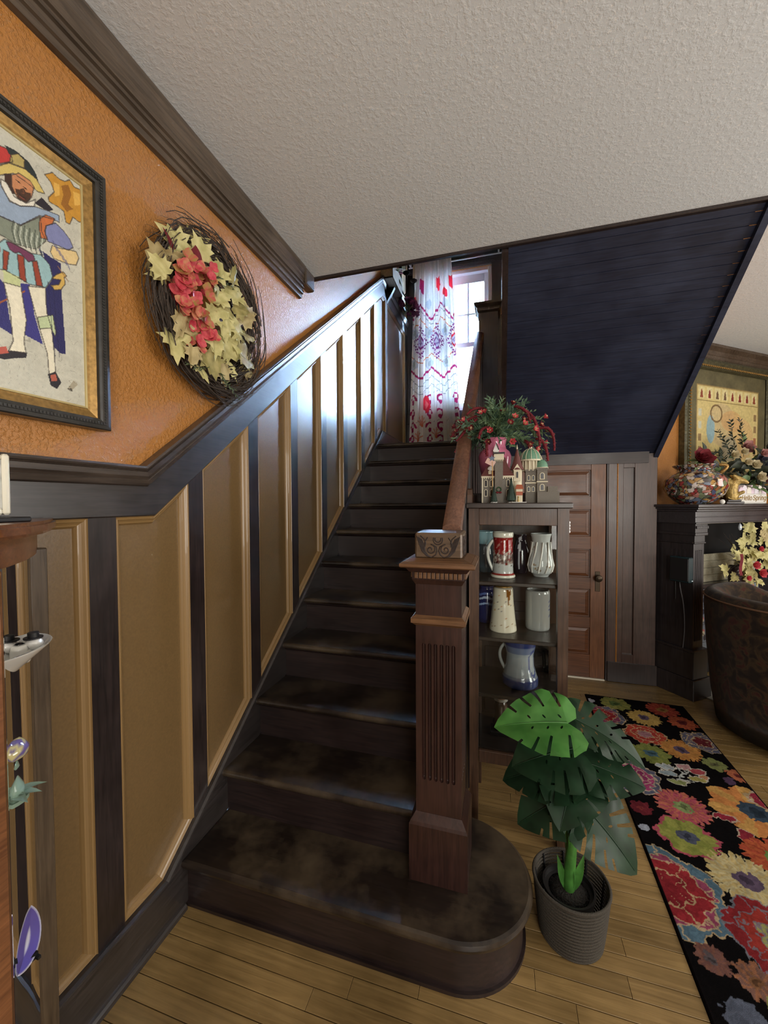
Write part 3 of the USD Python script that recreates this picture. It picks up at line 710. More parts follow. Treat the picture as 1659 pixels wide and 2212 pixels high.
# ------------------------------------------------------------------ left wall: picture, wreath
FY0, FY1, FZ0, FZ1 = .345, .928, 1.75, 2.498
pic = thing('framed_painting', 'large black-framed painting of a plumed cavalier in striped breeches on the orange wall', 'painting', (0, (FY0+FY1)/2, FZ0))
def frame_yz(steps, y0, y1, z0, z1):
    rects = [sbox(y0+d, z0+d, y1-d, z1-d) for d, x in steps]; return ringed(shapely.geometry.polygon.orient(sbox(y0, z0, y1, z1)), steps)
def steps_frame(steps):
    out = []
    for d, x in steps: out += [(x, FY0+d, FZ0+d), (x, FY1-d, FZ0+d), (x, FY1-d, FZ1-d), (x, FY0+d, FZ1-d)]
    f = []
    for k in range(len(steps)-1):
        for i in range(4):
            j = (i+1) % 4; f += [(k*4+i, k*4+j, (k+1)*4+j), (k*4+i, (k+1)*4+j, (k+1)*4+i)]
    return np.array(out), np.array(f)
M_FRAMED = plain('frame_black_stain', (0.028, 0.027, 0.024), 0.35, coat=.3, var=.3, bscale=40)
obj('frame', steps_frame([(0, -.005), (0, .03), (.003, .034), (.012, .036), (.014, .033), (.022, .033), (.024, .03), (.031, .028), (.033, .018)]), M_FRAMED, pic, world=True)
fd = []
for q in np.arange(FY0+.02, FY1-.02, .0085): fd += [box((.032, q, z-.003), (.0355, q+.0045, z+.003)) for z in (FZ0+.018, FZ1-.018)]
for q in np.arange(FZ0+.02, FZ1-.02, .0085): fd += [box((.032, FY1-.021, q), (.0355, FY1-.015, q+.0045))]
obj('frame_carving', join(fd), M_FRAMED, pic, world=True, kind='stuff')
obj('liner', steps_frame([(.033, .02), (.036, .019), (.05, .014), (.056, .013), (.057, .010)]), M_GOLDDULL, pic, world=True)
obj('inner_bead', steps_frame([(.056, .008), (.057, .014), (.062, .0135), (.063, .008)]), plain('pale_gilt', (.55, .44, .2), .35, metal=.4), pic, world=True)
yy = np.r_[np.arange(FY0+.055, .64, .02), np.arange(.64, FY1-.0545, .0016)]; zz_ = np.arange(FZ0+.055, FZ1-.0545, .0016)
U, V = np.meshgrid(yy, zz_, indexing='ij'); C = Print(U, V, (196, 194, 178))
C.mottle(.1, 30, 5)
n1 = meshkit.noise(np.column_stack([U.ravel()*55, V.ravel()*55, U.ravel()*0]), 3); n2 = meshkit.noise(np.column_stack([U.ravel()*55, V.ravel()*55, U.ravel()*0+7]), 4)
C.put(np.abs(n1-n2) < .012, (150, 146, 132), .7)
ART = dict(
plume=[(0.664,2.39),(0.676,2.389),(0.689,2.394),(0.7,2.383),(0.702,2.372),(0.675,2.346),(0.662,2.334)],
feather=[(0.686,2.399),(0.709,2.405),(0.737,2.4),(0.754,2.382),(0.758,2.367),(0.743,2.36),(0.722,2.373),(0.705,2.387),(0.694,2.385)],
crown=[(0.699,2.387),(0.714,2.401),(0.728,2.397),(0.727,2.375),(0.695,2.363)],
brim=[(0.662,2.326),(0.675,2.342),(0.695,2.365),(0.726,2.376),(0.754,2.37),(0.773,2.347),(0.757,2.34),(0.735,2.344),(0.704,2.346),(0.675,2.319),(0.662,2.304)],
hair=[(0.683,2.329),(0.699,2.341),(0.7,2.31),(0.706,2.296),(0.693,2.292),(0.684,2.31)],
face=[(0.698,2.337),(0.715,2.355),(0.739,2.355),(0.748,2.345),(0.741,2.314),(0.729,2.293),(0.71,2.29),(0.699,2.31)],
beard=[(0.705,2.31),(0.714,2.314),(0.724,2.325),(0.729,2.319),(0.74,2.324),(0.739,2.308),(0.729,2.292),(0.711,2.289)],
collar=[(0.676,2.311),(0.687,2.312),(0.703,2.289),(0.727,2.29),(0.751,2.316),(0.747,2.296),(0.716,2.275),(0.693,2.273),(0.677,2.293)],
cape=[(0.661,2.292),(0.674,2.302),(0.693,2.27),(0.716,2.275),(0.747,2.296),(0.779,2.307),(0.807,2.314),(0.808,2.296),(0.79,2.293),(0.759,2.281),(0.715,2.227),(0.672,2.221),(0.66,2.217)],
shadow=[(0.748,2.305),(0.765,2.332),(0.794,2.319),(0.779,2.306)],
armor=[(0.66,2.217),(0.672,2.222),(0.715,2.228),(0.761,2.28),(0.763,2.243),(0.773,2.225),(0.749,2.189),(0.703,2.174),(0.677,2.177),(0.658,2.176)],
trim=[(0.759,2.273),(0.774,2.293),(0.796,2.298),(0.79,2.28),(0.774,2.265),(0.77,2.248),(0.777,2.231),(0.761,2.225),(0.757,2.247)],
sleeve=[(0.774,2.265),(0.798,2.288),(0.819,2.279),(0.834,2.267),(0.843,2.25),(0.829,2.234),(0.804,2.231),(0.777,2.226),(0.771,2.242)],
glove=[(0.788,2.222),(0.804,2.225),(0.829,2.236),(0.851,2.243),(0.858,2.229),(0.85,2.205),(0.828,2.196),(0.791,2.19),(0.783,2.202)],
shorts=[(0.658,2.142),(0.67,2.158),(0.68,2.172),(0.707,2.172),(0.738,2.172),(0.76,2.181),(0.78,2.167),(0.787,2.137),(0.77,2.102),(0.732,2.091),(0.708,2.094),(0.678,2.098),(0.656,2.088)],
st1=[(0.677,2.145),(0.689,2.146),(0.683,2.099),(0.675,2.099)],
st2=[(0.706,2.152),(0.72,2.153),(0.724,2.092),(0.71,2.094)],
st3=[(0.739,2.152),(0.75,2.16),(0.762,2.101),(0.747,2.096)],
st0=[(0.658,2.142),(0.67,2.156),(0.671,2.136),(0.657,2.12)],
bow=[(0.683,2.168),(0.695,2.173),(0.71,2.173),(0.742,2.17),(0.746,2.159),(0.73,2.146),(0.711,2.159),(0.701,2.151),(0.69,2.153)],
cl1=[(0.656,2.067),(0.668,2.072),(0.677,2.064),(0.686,1.984),(0.693,1.946),(0.665,1.956),(0.653,1.959)],
cl2=[(0.711,2.083),(0.731,2.091),(0.741,2.016),(0.759,1.949),(0.718,1.958),(0.72,2.007)],
cl3=[(0.754,2.195),(0.787,2.188),(0.809,2.187),(0.809,2.102),(0.816,1.944),(0.801,1.941),(0.783,1.955),(0.769,2.028),(0.768,2.098),(0.784,2.127)],
leg1=[(0.676,2.067),(0.712,2.074),(0.717,2.033),(0.722,1.996),(0.715,1.941),(0.719,1.914),(0.682,1.905),(0.692,1.933),(0.687,2.011)],
leg2=[(0.728,2.084),(0.768,2.1),(0.77,2.037),(0.781,2.0),(0.786,1.935),(0.788,1.887),(0.772,1.874),(0.769,1.929),(0.752,1.988),(0.739,2.039)],
gart1=[(0.675,2.097),(0.712,2.097),(0.712,2.074),(0.676,2.066)],
gart2=[(0.748,2.015),(0.785,2.037),(0.791,1.996),(0.79,1.982),(0.779,2.0),(0.752,1.987)],
shoe1=[(0.651,1.887),(0.664,1.895),(0.683,1.907),(0.722,1.914),(0.719,1.901),(0.69,1.89),(0.673,1.881),(0.651,1.88)],
toe1=[(0.652,1.902),(0.677,1.914),(0.682,1.9),(0.664,1.891),(0.651,1.886)],
shoe2=[(0.769,1.875),(0.788,1.888),(0.802,1.863),(0.791,1.842),(0.775,1.847)],
toe2=[(0.775,1.874),(0.788,1.881),(0.792,1.864),(0.777,1.859)],
crest=[(0.774,2.397),(0.793,2.417),(0.81,2.413),(0.825,2.418),(0.838,2.432),(0.85,2.421),(0.869,2.427),(0.881,2.407),(0.869,2.391),(0.873,2.362),(0.879,2.348),(0.862,2.332),(0.844,2.334),(0.835,2.309),(0.825,2.307),(0.82,2.334),(0.803,2.335),(0.783,2.334),(0.781,2.343),(0.797,2.369),(0.788,2.388)],
crestd=[(0.815,2.399),(0.834,2.416),(0.842,2.394),(0.832,2.361),(0.845,2.357),(0.828,2.338),(0.813,2.348),(0.82,2.378)],
crestl=[(0.796,2.394),(0.811,2.398),(0.811,2.371),(0.797,2.357)],
crestr=[(0.846,2.406),(0.864,2.413),(0.867,2.385),(0.85,2.369)],
hilt=[(0.784,2.133),(0.798,2.152),(0.815,2.167),(0.823,2.161),(0.817,2.153),(0.819,2.137),(0.808,2.116),(0.791,2.106),(0.782,2.114),(0.802,2.126),(0.808,2.142)],
scabb=[(0.654,2.004),(0.72,2.07),(0.721,2.066),(0.654,1.998)],
sig=[(0.817,1.849),(0.835,1.878),(0.847,1.87),(0.829,1.848)])
for nm, c in (('cl1', (46, 44, 112)), ('cl2', (56, 52, 128)), ('cl3', (38, 36, 90)), ('scabb', (150, 84, 52)), ('plume', (186, 54, 50)), ('feather', (34, 44, 44)), ('crown', (178, 160, 96)), ('brim', (208, 186, 106)), ('hair', (60, 38, 26)), ('face', (196, 134, 92)), ('beard', (74, 46, 30)),
              ('armor', (128, 136, 120)), ('shorts', (150, 186, 190)), ('leg1', (232, 226, 202)), ('leg2', (228, 222, 198)), ('cape', (148, 166, 188)), ('shadow', (36, 30, 40)), ('collar', (226, 222, 208)), ('sleeve', (126, 132, 176)), ('trim', (196, 110, 60)), ('glove', (222, 196, 140)), ('st0', (150, 62, 40)), ('st1', (150, 62, 40)), ('st2', (150, 62, 40)), ('st3', (150, 62, 40)),
              ('bow', (112, 52, 84)), ('gart1', (196, 204, 150)), ('gart2', (190, 204, 160)), ('shoe1', (34, 30, 38)), ('toe1', (188, 88, 70)), ('shoe2', (34, 30, 38)), ('toe2', (178, 92, 72)), ('crest', (196, 142, 48)), ('crestd', (150, 98, 30)), ('crestl', (222, 174, 82)), ('crestr', (222, 174, 82)), ('hilt', (206, 170, 88))):
    C.poly(ART[nm], c)
for nm in ('crest', 'face', 'brim', 'plume', 'cape', 'armor', 'leg1', 'leg2', 'sleeve', 'glove', 'collar', 'shorts', 'bow', 'trim', 'st1', 'st2', 'st3', 'hilt', 'crown', 'gart2'): C.line(ART[nm]+ART[nm][:1], .0028, (52, 42, 40), .75)
for k in range(6):                                   # ribs of the breastplate, folds of sleeve and cloak, pleats of the breeches
    y0 = .70+.012*k; C.line([(y0, 2.228+.002*k), (y0-.004, 2.205), (y0+.002, 2.178)], .0028, (70, 78, 68), .8); C.line([(y0+.005, 2.226), (y0+.001, 2.2), (y0+.006, 2.18)], .0028, (200, 206, 190), .7)
for k in range(5):
    if k < 2: C.line([(.775+.012*k, 2.12), (.782+.012*k, 2.0), (.788+.011*k, 1.93)], .002, (28, 26, 70), .7)
    C.line([(.79+.008*k, 2.235-.008*k), (.80+.008*k, 2.215-.008*k)], .003, (78, 84, 132), .8)
    C.line([(.80+.004*k, 2.175-.004*k), (.812+.004*k, 2.163-.004*k)], .0022, (150, 110, 70), .8)
for (y, z) in ((.712, 2.332), (.727, 2.327)): C.line([(y-.004, z+.001), (y+.004, z)], .0022, (40, 24, 18))
C.line([(.722, 2.322), (.725, 2.312), (.719, 2.31)], .0016, (120, 70, 44)); C.line([(.714, 2.303), (.727, 2.302)], .003, (50, 28, 20)); C.line([(.716, 2.298), (.724, 2.298)], .002, (150, 70, 60))
sg = ART['sig']; C.poly(sg, (164, 156, 134)); rs = random.Random(9)
for k in range(14): y, z = sg[0][0]+rs.random()*.012, sg[0][1]-.002+rs.random()*.012; C.line([(y, z), (y+.003, z+rs.uniform(-.003, .003))], .0016, (60, 54, 46), .9)
C.mottle(.12, 160, 11)
obj('canvas', (np.column_stack([np.full(U.size, .0105), U.ravel(), V.ravel()]), grid(*U.shape)), P_CANVAS, pic, world=True, col=C.C, smooth=False)
obj('backing_board', box((.0, FY0+.03, FZ0+.03), (.009, FY1-.03, FZ1-.03)), M_FRAMED, pic, world=True)

wc = np.array([.045, 1.37, 2.285])
wre = thing('wreath', 'grapevine twig wreath with pale green leaves and red blossoms, on the orange wall', 'wreath', tuple(wc))
rs = random.Random(21); tw = []
for k in range(480):
    a0 = rs.uniform(0, 6.283); L = rs.uniform(.6, 1.5); r0 = min(max(rs.gauss(.245, .04), .16), .30); r1 = r0+rs.uniform(-.05, .06); x0 = rs.uniform(-.035, .035)
    a = a0+np.linspace(0, L, 10); r = np.linspace(r0, r1, 10)+.008*np.sin(np.linspace(0, 9, 10)+k); x = x0+np.linspace(0, rs.uniform(-.02, .02), 10)
    tw.append(tube(np.column_stack([np.clip(x, -.045, .05), r*np.cos(a), r*np.sin(a)*1.03]), np.linspace(.0030, .0012, 10), 4, False))
for k in range(190):                                  # loose ends standing out all round
    a0 = rs.uniform(0, 6.283); r0 = rs.uniform(.24, .29); L = rs.uniform(.03, .07); da = rs.uniform(.1, .45)
    a = a0+np.linspace(0, da, 5); r = r0+np.linspace(0, L, 5)**1.0
    tw.append(tube(np.column_stack([np.linspace(0, rs.uniform(-.03, .04), 5)+rs.uniform(-.015, .03), r*np.cos(a), r*np.sin(a)]), np.linspace(.0015, .0006, 5), 3, False))
obj('twig_ring', join(tw), M_TWIG, wre, kind='stuff')
LEAVES = [(1.136,2.443,1.2),(1.261,2.507,1.4),(1.076,2.352,1.3),(1.045,2.305,0.8),(1.071,2.292,0.8),(1.151,2.384,0.7),(1.345,2.452,1),(1.418,2.470,0.8),(1.447,2.417,1.3),(1.360,2.352,1),(1.482,2.357,1),(1.547,2.366,1.3),(1.467,2.254,1.3),(1.531,2.267,1.4),(1.146,2.147,1),(1.188,2.148,1.3),(1.139,2.074,1.2),(1.195,2.059,0.8),(1.296,2.132,1.1),(1.360,2.164,1),(1.434,2.165,1.3),(1.259,2.033,1),(1.294,2.065,1.2),(1.374,2.050,1.1),(1.439,2.090,1),(1.536,2.169,1.6),(1.568,2.130,1.2),(1.336,2.273,1.1),(1.367,2.232,1.1),(1.284,2.222,0.9),(1.329,2.393,1),(1.397,2.300,1),(1.466,2.203,1.1),(1.223,2.461,1)]
for k, (y, z, s) in enumerate(LEAVES):
    rad = np.array([0, y-1.30, z-2.28]); rad = rad/np.linalg.norm(rad)
    d = rad*.8+np.array([rs.uniform(-.25, .35), rs.uniform(-.5, .5), rs.uniform(-.6, .4)])
    nrm = np.array([1.0, -.35+rs.uniform(-.45, .45), rs.uniform(-.35, .45)])
    m = maple_leaf(.095*s, rs.uniform(.1, .5), k); c = np.array([.082+rs.uniform(-.02, .03), y, z])-wc
    R = frame_of(d, nrm); obj('leaf', moved(m, c-R[:, 1]*.04*s, R), L_WREATH[k % 3 if k % 4 else 0], wre, smooth=True)
PET = [(1.166,2.375),(1.193,2.371),(1.144,2.318),(1.192,2.324),(1.229,2.371),(1.267,2.392),(1.130,2.255),(1.164,2.285),(1.190,2.265),(1.120,2.220),(1.159,2.228),(1.171,2.209),(1.206,2.201),(1.229,2.198),(1.197,2.171),(1.248,2.152),(1.204,2.122),(1.261,2.320),(1.115,2.321),(1.162,2.347),(1.282,2.372),(1.139,2.291),(1.146,2.242),(1.229,2.179)]
for k, (y, z) in enumerate(PET+[(y+rs.uniform(-.02, .02), z+rs.uniform(-.024, .024)) for y, z in PET+PET]):
    m = join([moved(petal(.027*rs.uniform(.75, 1.25), .3, 1.1), (0, 0, 0), RZ(q*math.pi/2+rs.uniform(-.2, .2)) @ RX(rs.uniform(.15, .5))) for q in range(4)])
    obj('blossom', moved(m, np.array([.105+rs.uniform(-.03, .02), y+.012, z])-wc, frame_of([rs.uniform(-.3, .3), .3, 1], [1, -.5+rs.uniform(-.6, .6), rs.uniform(-.5, .6)])), L_RED[rs.choice((0, 0, 1, 2, 2))], wre, smooth=True)
def cloth_piece(pts, x, bulge):
    p = Polygon(pts); vv, ff = trimesh.creation.triangulate_polygon(p, engine='earcut'); v3 = np.column_stack([np.full(len(vv), x), vv]); v3, ff = trimesh.remesh.subdivide_to_size(v3, ff, .025)
    c = np.array(p.centroid.coords[0]); r2 = ((v3[:, 1:]-c)**2).sum(1); v3[:, 0] += bulge*np.exp(-r2/.0015); return v3-wc, ff
obj('velvet_leaf', cloth_piece([(1.233,2.492),(1.252,2.468),(1.258,2.435),(1.218,2.409),(1.168,2.374),(1.134,2.359),(1.173,2.419)], .095, .02), M_CRIMSON, wre, smooth=True)
obj('velvet_leaf', cloth_piece([(1.094,2.460), (1.111,2.450), (1.158,2.393), (1.145,2.383), (1.114,2.414)], .07, .01), M_CRIMSON, wre, smooth=True)
obj('velvet_leaf', cloth_piece([(1.096,2.315), (1.111,2.305), (1.168,2.238), (1.152,2.222), (1.111,2.279)], .06, .01), M_CRIMSON, wre, smooth=True)
obj('berry', ball(np.array([.095, 1.345, 2.25])-wc, .012), plain('black_berry', (.01, .01, .03), .08, coat=.8), wre, smooth=True)
obj('berry', ball(np.array([.088, 1.36, 2.266])-wc, .010), MATS['black_berry'], wre, smooth=True)
L_FERN = leafmat('dull_green_leaf', (.05, .075, .03), (.11, .14, .06), .6, .2)
for k, (y, z) in enumerate([(1.40, 2.45), (1.43, 2.43), (1.36, 2.44), (1.41, 1.985), (1.14, 2.01), (1.44, 1.99)]):
    obj('sprig', sprig(bezier(np.array([.08, 1.33, z-.04 if z > 2.2 else 2.08])-wc, np.array([.11, (y+1.33)/2, z])-wc, np.array([.09, y+.03, z+rs.uniform(-.02, .03)])-wc, 7), 12, .022, .006, k), L_FERN, wre)

# ------------------------------------------------------------------ curio cabinet at the left edge
cu = thing('curio_cabinet', 'reddish wood curio cabinet with bowed glass side against the tan wainscot, left edge', 'cabinet', (0.02, .2, 0))
_bw = [(.022, .728), (.10, .672), (.18, .604), (.25, .530), (.302, .455), (.332, .37), (.345, .285), (.35, .2)]
_bw = _bw + [(x, .4-y) for x, y in _bw[-2::-1]]
def bow(d=0.0):
    """plan of the cabinet grown by d: back along the wall, canted glass corners"""
    return Polygon(_bw).buffer(d, join_style=1).intersection(sbox(.022, -1, 1, 1.2)).buffer(0)
obj('top', join(prism(bow(.036), 2, 1.474, 1.488), prism(bow(.030), 2, 1.488, 1.495), prism(bow(.028), 2, 1.467, 1.474)), W_CURIO, cu, world=True, smooth=40)
obj('apron', prism(bow(-.002).difference(bow(-.022)), 2, 1.41, 1.468), W_CURIO, cu, world=True, smooth=40)
obj('plinth', prism(bow(-.002), 2, 0.0, .12), W_CURIO, cu, world=True, smooth=40)
W_CURIOB = wood('curio_back_post', (0.05, 0.032, 0.018), (0.12, 0.082, 0.048), 2, .4)
obj('back_post', box((.022, .69, .1), (.05, .731, 1.42), .003), W_CURIOB, cu, world=True)
obj('back_post', box((.022, -.33, .1), (.05, -.29, 1.42), .003), W_CURIOB, cu, world=True)
obj('back_panel', box((.022, -.3, .1), (.028, .69, 1.42)), W_DARKV, cu, world=True)
obj('back_strip', box((.028, .655, .1), (.034, .664, 1.42)), W_CURIO, cu, world=True)
obj('front_post', box((.285, .43, .1), (.325, .480, 1.42), .008), W_CURIO, cu, world=True)
obj('front_post', box((.285, -.09, .1), (.33, -.03, 1.42), .008), W_CURIO, cu, world=True)
gl = bow(-.010).exterior
s0 = [p for p in np.array(gl.coords) if p[1] > .46 and p[0] > .04]
s0 = np.array(sorted(s0, key=lambda p: -p[1])); G = np.vstack([np.column_stack([s0, np.full(len(s0), z)]) for z in (.12, 1.41)]); k = len(s0)
obj('bowed_glass', (G, np.array([q for i in range(k-1) for q in ((i, i+1, k+i+1), (i, k+i+1, k+i))])), glass('curio_glass', (.96, .98, .97), 1.12), cu, world=True, smooth=True)
M_SHELFG = glass('shelf_glass', (.82, .92, .88), 1.5)
for z in (1.18, .925, .56): obj('glass_shelf', prism(bow(-.03), 2, z-.004, z), M_SHELFG, cu, world=True)
dish = thing('serving_dish', 'white boat-shaped oval dish on the top glass shelf of the bow-front cabinet', 'dish', (.155, .52, 1.180))
dp = [(0, 0), (.05, 0), (.058, .004), (.082, .028), (.104, .05), (.106, .054), (.102, .054), (.08, .034), (.055, .01), (0, .008)]
m = lathe(dp, 48); m[0][:, 1] *= 1.22; obj('bowl', m, M_WHITEGLAZE, dish, smooth=50)
for k, (dy, dx, r) in enumerate([(.075, .02, -.5), (.055, -.035, .3)]):
    cw = thing('salt_shaker', ('black and white cow-shaped ceramic shaker, front one in the white dish', 'black and white cow-shaped ceramic shaker, behind the other in the white dish')[k], 'shaker', (.155+dx, .52+dy-.02, 1.193), r)
    B, A, z0 = lathe_print([(0, 0), (.021, 0), (.024, .012), (.023, .035), (.014, .045), (0, .047)], 24, 20); n_ = meshkit.noise(B[0]*90, k); c = np.where((n_ > .56)[:, None], np.array([lin((24, 24, 28))]), np.array([lin((226, 224, 214))]))
    obj('body', (B[0]*[1, 1.35, 1], B[1]), P_GLAZE, cw, col=c, smooth=True)
    hd = obj('head', ball((0, .034, .036), .015, 2, (1, 1.15, .9)), M_WHITEGLAZE, cw, smooth=True)
    obj('hat', join(cyl((0, .034, .048), .017, .003, 16), cyl((0, .034, .05), .010, .011, 16)), M_BLACK, hd, smooth=30)
fg = thing('figurine', 'small pale green and flowered ceramic figurine on the middle glass shelf', 'figurine', (.20, .545, .925))
obj('base', cyl((0, 0, 0), .034, .008, 24), plain('celadon_glaze', (.25, .36, .28), .2, coat=.4), fg, smooth=30)
obj('body', moved(lathe([(0, 0), (.03, 0), (.026, .02), (.012, .05), (.02, .06), (.016, .075), (0, .08)], 20), (0, 0, .008)), MATS['celadon_glaze'], fg, smooth=True)
B, A, z0 = lathe_print([(0, 0), (.03, .004), (.033, .02), (.022, .036), (0, .04)], 24, 14); n_ = meshkit.noise(B[0]*120, 5)
obj('bonnet', moved(B, (0, .004, .085)), P_GLAZE, fg, col=np.where((n_ > .55)[:, None], np.array([lin((110, 96, 150))]), np.array([lin((206, 196, 140))])), smooth=True)
for k in range(3): obj('leaf', moved(leaf_along(.06, .4), (0, 0, .01), RZ(-.6-.5*k) @ RX(.35)), MATS['celadon_glaze'], fg, smooth=True)
pl = thing('plate', 'purple-rimmed white ceramic plate standing on edge on the lowest glass shelf', 'plate', (.19, .555, .56))
B, A, z0 = lathe_print([(0, .004), (.03, .004), (.045, .010), (.056, .014), (.0565, .011), (.045, .006), (.03, 0), (0, 0)], 40, 30)
rr = np.hypot(B[0][:, 0], B[0][:, 1]); c = np.where((rr > .036)[:, None], np.array([lin((96, 84, 150))]), np.array([lin((206, 204, 214))])); c[rr > .0545] = lin((230, 226, 236))
obj('plate_body', moved(B, (0, 0, .055), RZ(.5) @ RY(1.25)), P_GLAZE, pl, col=c, smooth=True)
obj('stand', join(box((-.03, -.03, 0), (.03, -.024, .006)), box((-.03, .024, 0), (.03, .03, .006)), box((.016, -.03, 0), (.022, .03, .012)), box((-.03, -.03, 0), (-.024, -.024, .06)), box((-.03, .024, 0), (-.024, .03, .06))), M_IRON, pl)
pf = thing('photo_frame', 'white standing photo frame on top of the curio cabinet, cut by the left edge', 'photo frame', (.16, .512, 1.495))
obj('stand', box((-.05, -.12, 0), (.05, .085, .010), .002), M_IRON, pf)
obj('frame', hollow(-.2, .067, .012, .142, .014, -.008, .012), M_CREAM, pf) if False else obj('frame', (lambda m: (m[0][:, [1, 0, 2]], m[1][:, ::-1]))(hollow(-.12, .075, .014, .142, .014, -.007, .007)), M_CREAM, pf)
obj('photo', box((-.002, -.108, .026), (.002, .063, .13)), plain('faded_photo', (.4, .4, .36), .3, var=.4, bscale=40), pf)
# ------------------------------------------------------------------ landing: curtain and what hangs on the wall
ct = thing('curtain', 'long white curtain with red and magenta folk print hanging at the landing window', 'curtain', (.33, 4.93, 2.13))
nu, nv = 190, 330
u = np.linspace(0, 1, nu); zc = np.linspace(2.13, 4.53, nv); U, V = np.meshgrid(u, zc, indexing='ij'); tt = (V-2.13)/2.40
xl, xr_ = .05+.075*tt, .705-.128*tt
fold = np.sin(U*2*np.pi*8.5+.5*np.sin(U*9)+.25*np.sin(V*2.1)); amp = .030+.008*np.sin(U*11)
X = xl+(xr_-xl)*(U+.012*np.sin(U*2*np.pi*8.5*2)); Y = 4.925+amp*fold*(1-.25*(tt > .97))-.006
C = Print(U, V, (240, 236, 230)); C.mottle(.05, 60, 3)
MAG, RED, ORG, PUR, GRY, BLU = (170, 36, 92), (214, 44, 62), (216, 120, 74), (134, 50, 116), (150, 152, 150), (176, 190, 204)
for a, c in ((.22, MAG), (.64, RED), (.97, RED)): C.poly([(a-.05, 4.27), (a+.05, 4.27), (a+.06, 4.17), (a+.02, 4.10), (a-.05, 4.15)], c)
for a, z in ((.02, 4.03), (.80, 4.08)): C.disc(a, z, .05, RED, .055)
def zig(z, am, w, c, ph=0, n=2): C.line([(q, z+am*(1-2*abs(((q*n+ph) % 1)*2-1))) for q in np.linspace(0, 1, 60)], w, c)
for z, am, w, c, ph in ((3.86, .10, .024, MAG, .1), (3.70, .09, .012, ORG, .1), (3.80, .10, .010, GRY, .1), (3.30, -.06, .012, ORG, .1), (3.12, -.07, .026, MAG, .1), (3.02, -.07, .010, GRY, .1), (2.92, -.07, .008, GRY, .1)): zig(z, am, w, c, ph)
for a, c in ((.20, PUR), (.58, PUR), (.97, RED)):
    d = lambda s: [(a-.085*s, 3.50), (a, 3.50+.11*s), (a+.085*s, 3.50), (a, 3.50-.11*s)]
    C.poly(d(1.0), c); C.poly(d(.72), (206, 200, 214)); C.poly(d(.45), (150, 128, 168)); C.poly(d(.25), (220, 214, 220))
    for s in (1.5, 1.9):
        for q in np.linspace(0, 1, 9):
            for sx in (-1, 1):
                for sy in (-1, 1): C.disc(a+sx*.085*s*q, 3.50+sy*.11*s*(1-q), .010, PUR, .011)
for a in (.05, .40, .78):
    for r, c in ((.10, BLU), (.075, (214, 212, 206)), (.05, GRY)): C.disc(a, 3.62, r*.8, c, r*.7, a=.7); C.disc(a, 3.24, r*.8, c, r*.7, a=.7)
    C.disc(a, 3.96, .07, BLU, .06, a=.6)
def curl(a, z, r, d, c=MAG):
    t = np.linspace(0, 1.5*math.pi, 16); C.line([(a+d*r*.9*math.cos(q)*(1-.1*q), z+r*math.sin(q)*(1-.1*q)) for q in t], .020, c); C.disc(a+d*r*.05, z-r*.55, .033, c, .03)
for a in (.06, .40, .62, .95):
    for z, d in ((2.80, 1), (2.62, -1), (2.46, 1), (2.30, -1)): curl(a, z, .065, d if a in (.06, .62) else -d)
C.poly([(.32, 2.86), (.40, 2.80), (.42, 2.70), (.34, 2.62), (.26, 2.70), (.27, 2.80)], RED); C.poly([(.33, 2.80), (.37, 2.74), (.34, 2.67), (.30, 2.73)], (232, 120, 120))
for a, z in ((.17, 2.36), (.53, 2.40), (.88, 2.34), (.24, 2.55)):
    for k in range(-3, 4): C.line([(a, z-.08), (a+.026*k, z+.05-.006*k*k)], .012, ORG, .8)
for a in np.arange(.03, 1, .09):
    for z in (2.95, 2.88, 2.52, 2.24): C.line([(a, z), (a+.02, z+.02)], .008, GRY, .7)
obj('cloth', (np.column_stack([X.ravel(), Y.ravel(), V.ravel()])-ct.loc, grid(nu, nv)), P_CLOTH, ct, col=C.C, smooth=True)
obj('heading', (lambda q: q)(join([box((X[i, -1]-.012-.33, Y[i, -1]-.006-4.93, 4.505-2.13), (X[i, -1]+.012-.33, Y[i, -1]+.006-4.93, 4.555-2.13), .004) for i in range(6, nu, 11)])), plain('curtain_heading', (.7, .68, .62), .9), ct)
rod = thing('curtain_rod', 'white curtain rod running over the landing window', 'curtain rod', (.1, 4.925, 4.515))
obj('sheer_rod', tube([(-.06, .055, -.045), (1.1, .055, -.045)], .008, 10), M_WHITEV, rod, smooth=40)  # added rod standing in for the lit edge of the window head
obj('rod', tube([(-.06, 0, 0), (1.1, 0, 0)], .011, 12), M_WHITEV, rod, smooth=40)
obj('bracket', box((1.02, -.01, -.02), (1.04, YW-4.925-.036, .02)), M_WHITEV, rod)
obj('bracket', box((-.05, -.01, -.02), (-.03, YW-4.925-.001, .02)), M_WHITEV, rod)
obj('finial', ball((1.11, 0, 0), .02), M_WHITEV, rod, smooth=True)

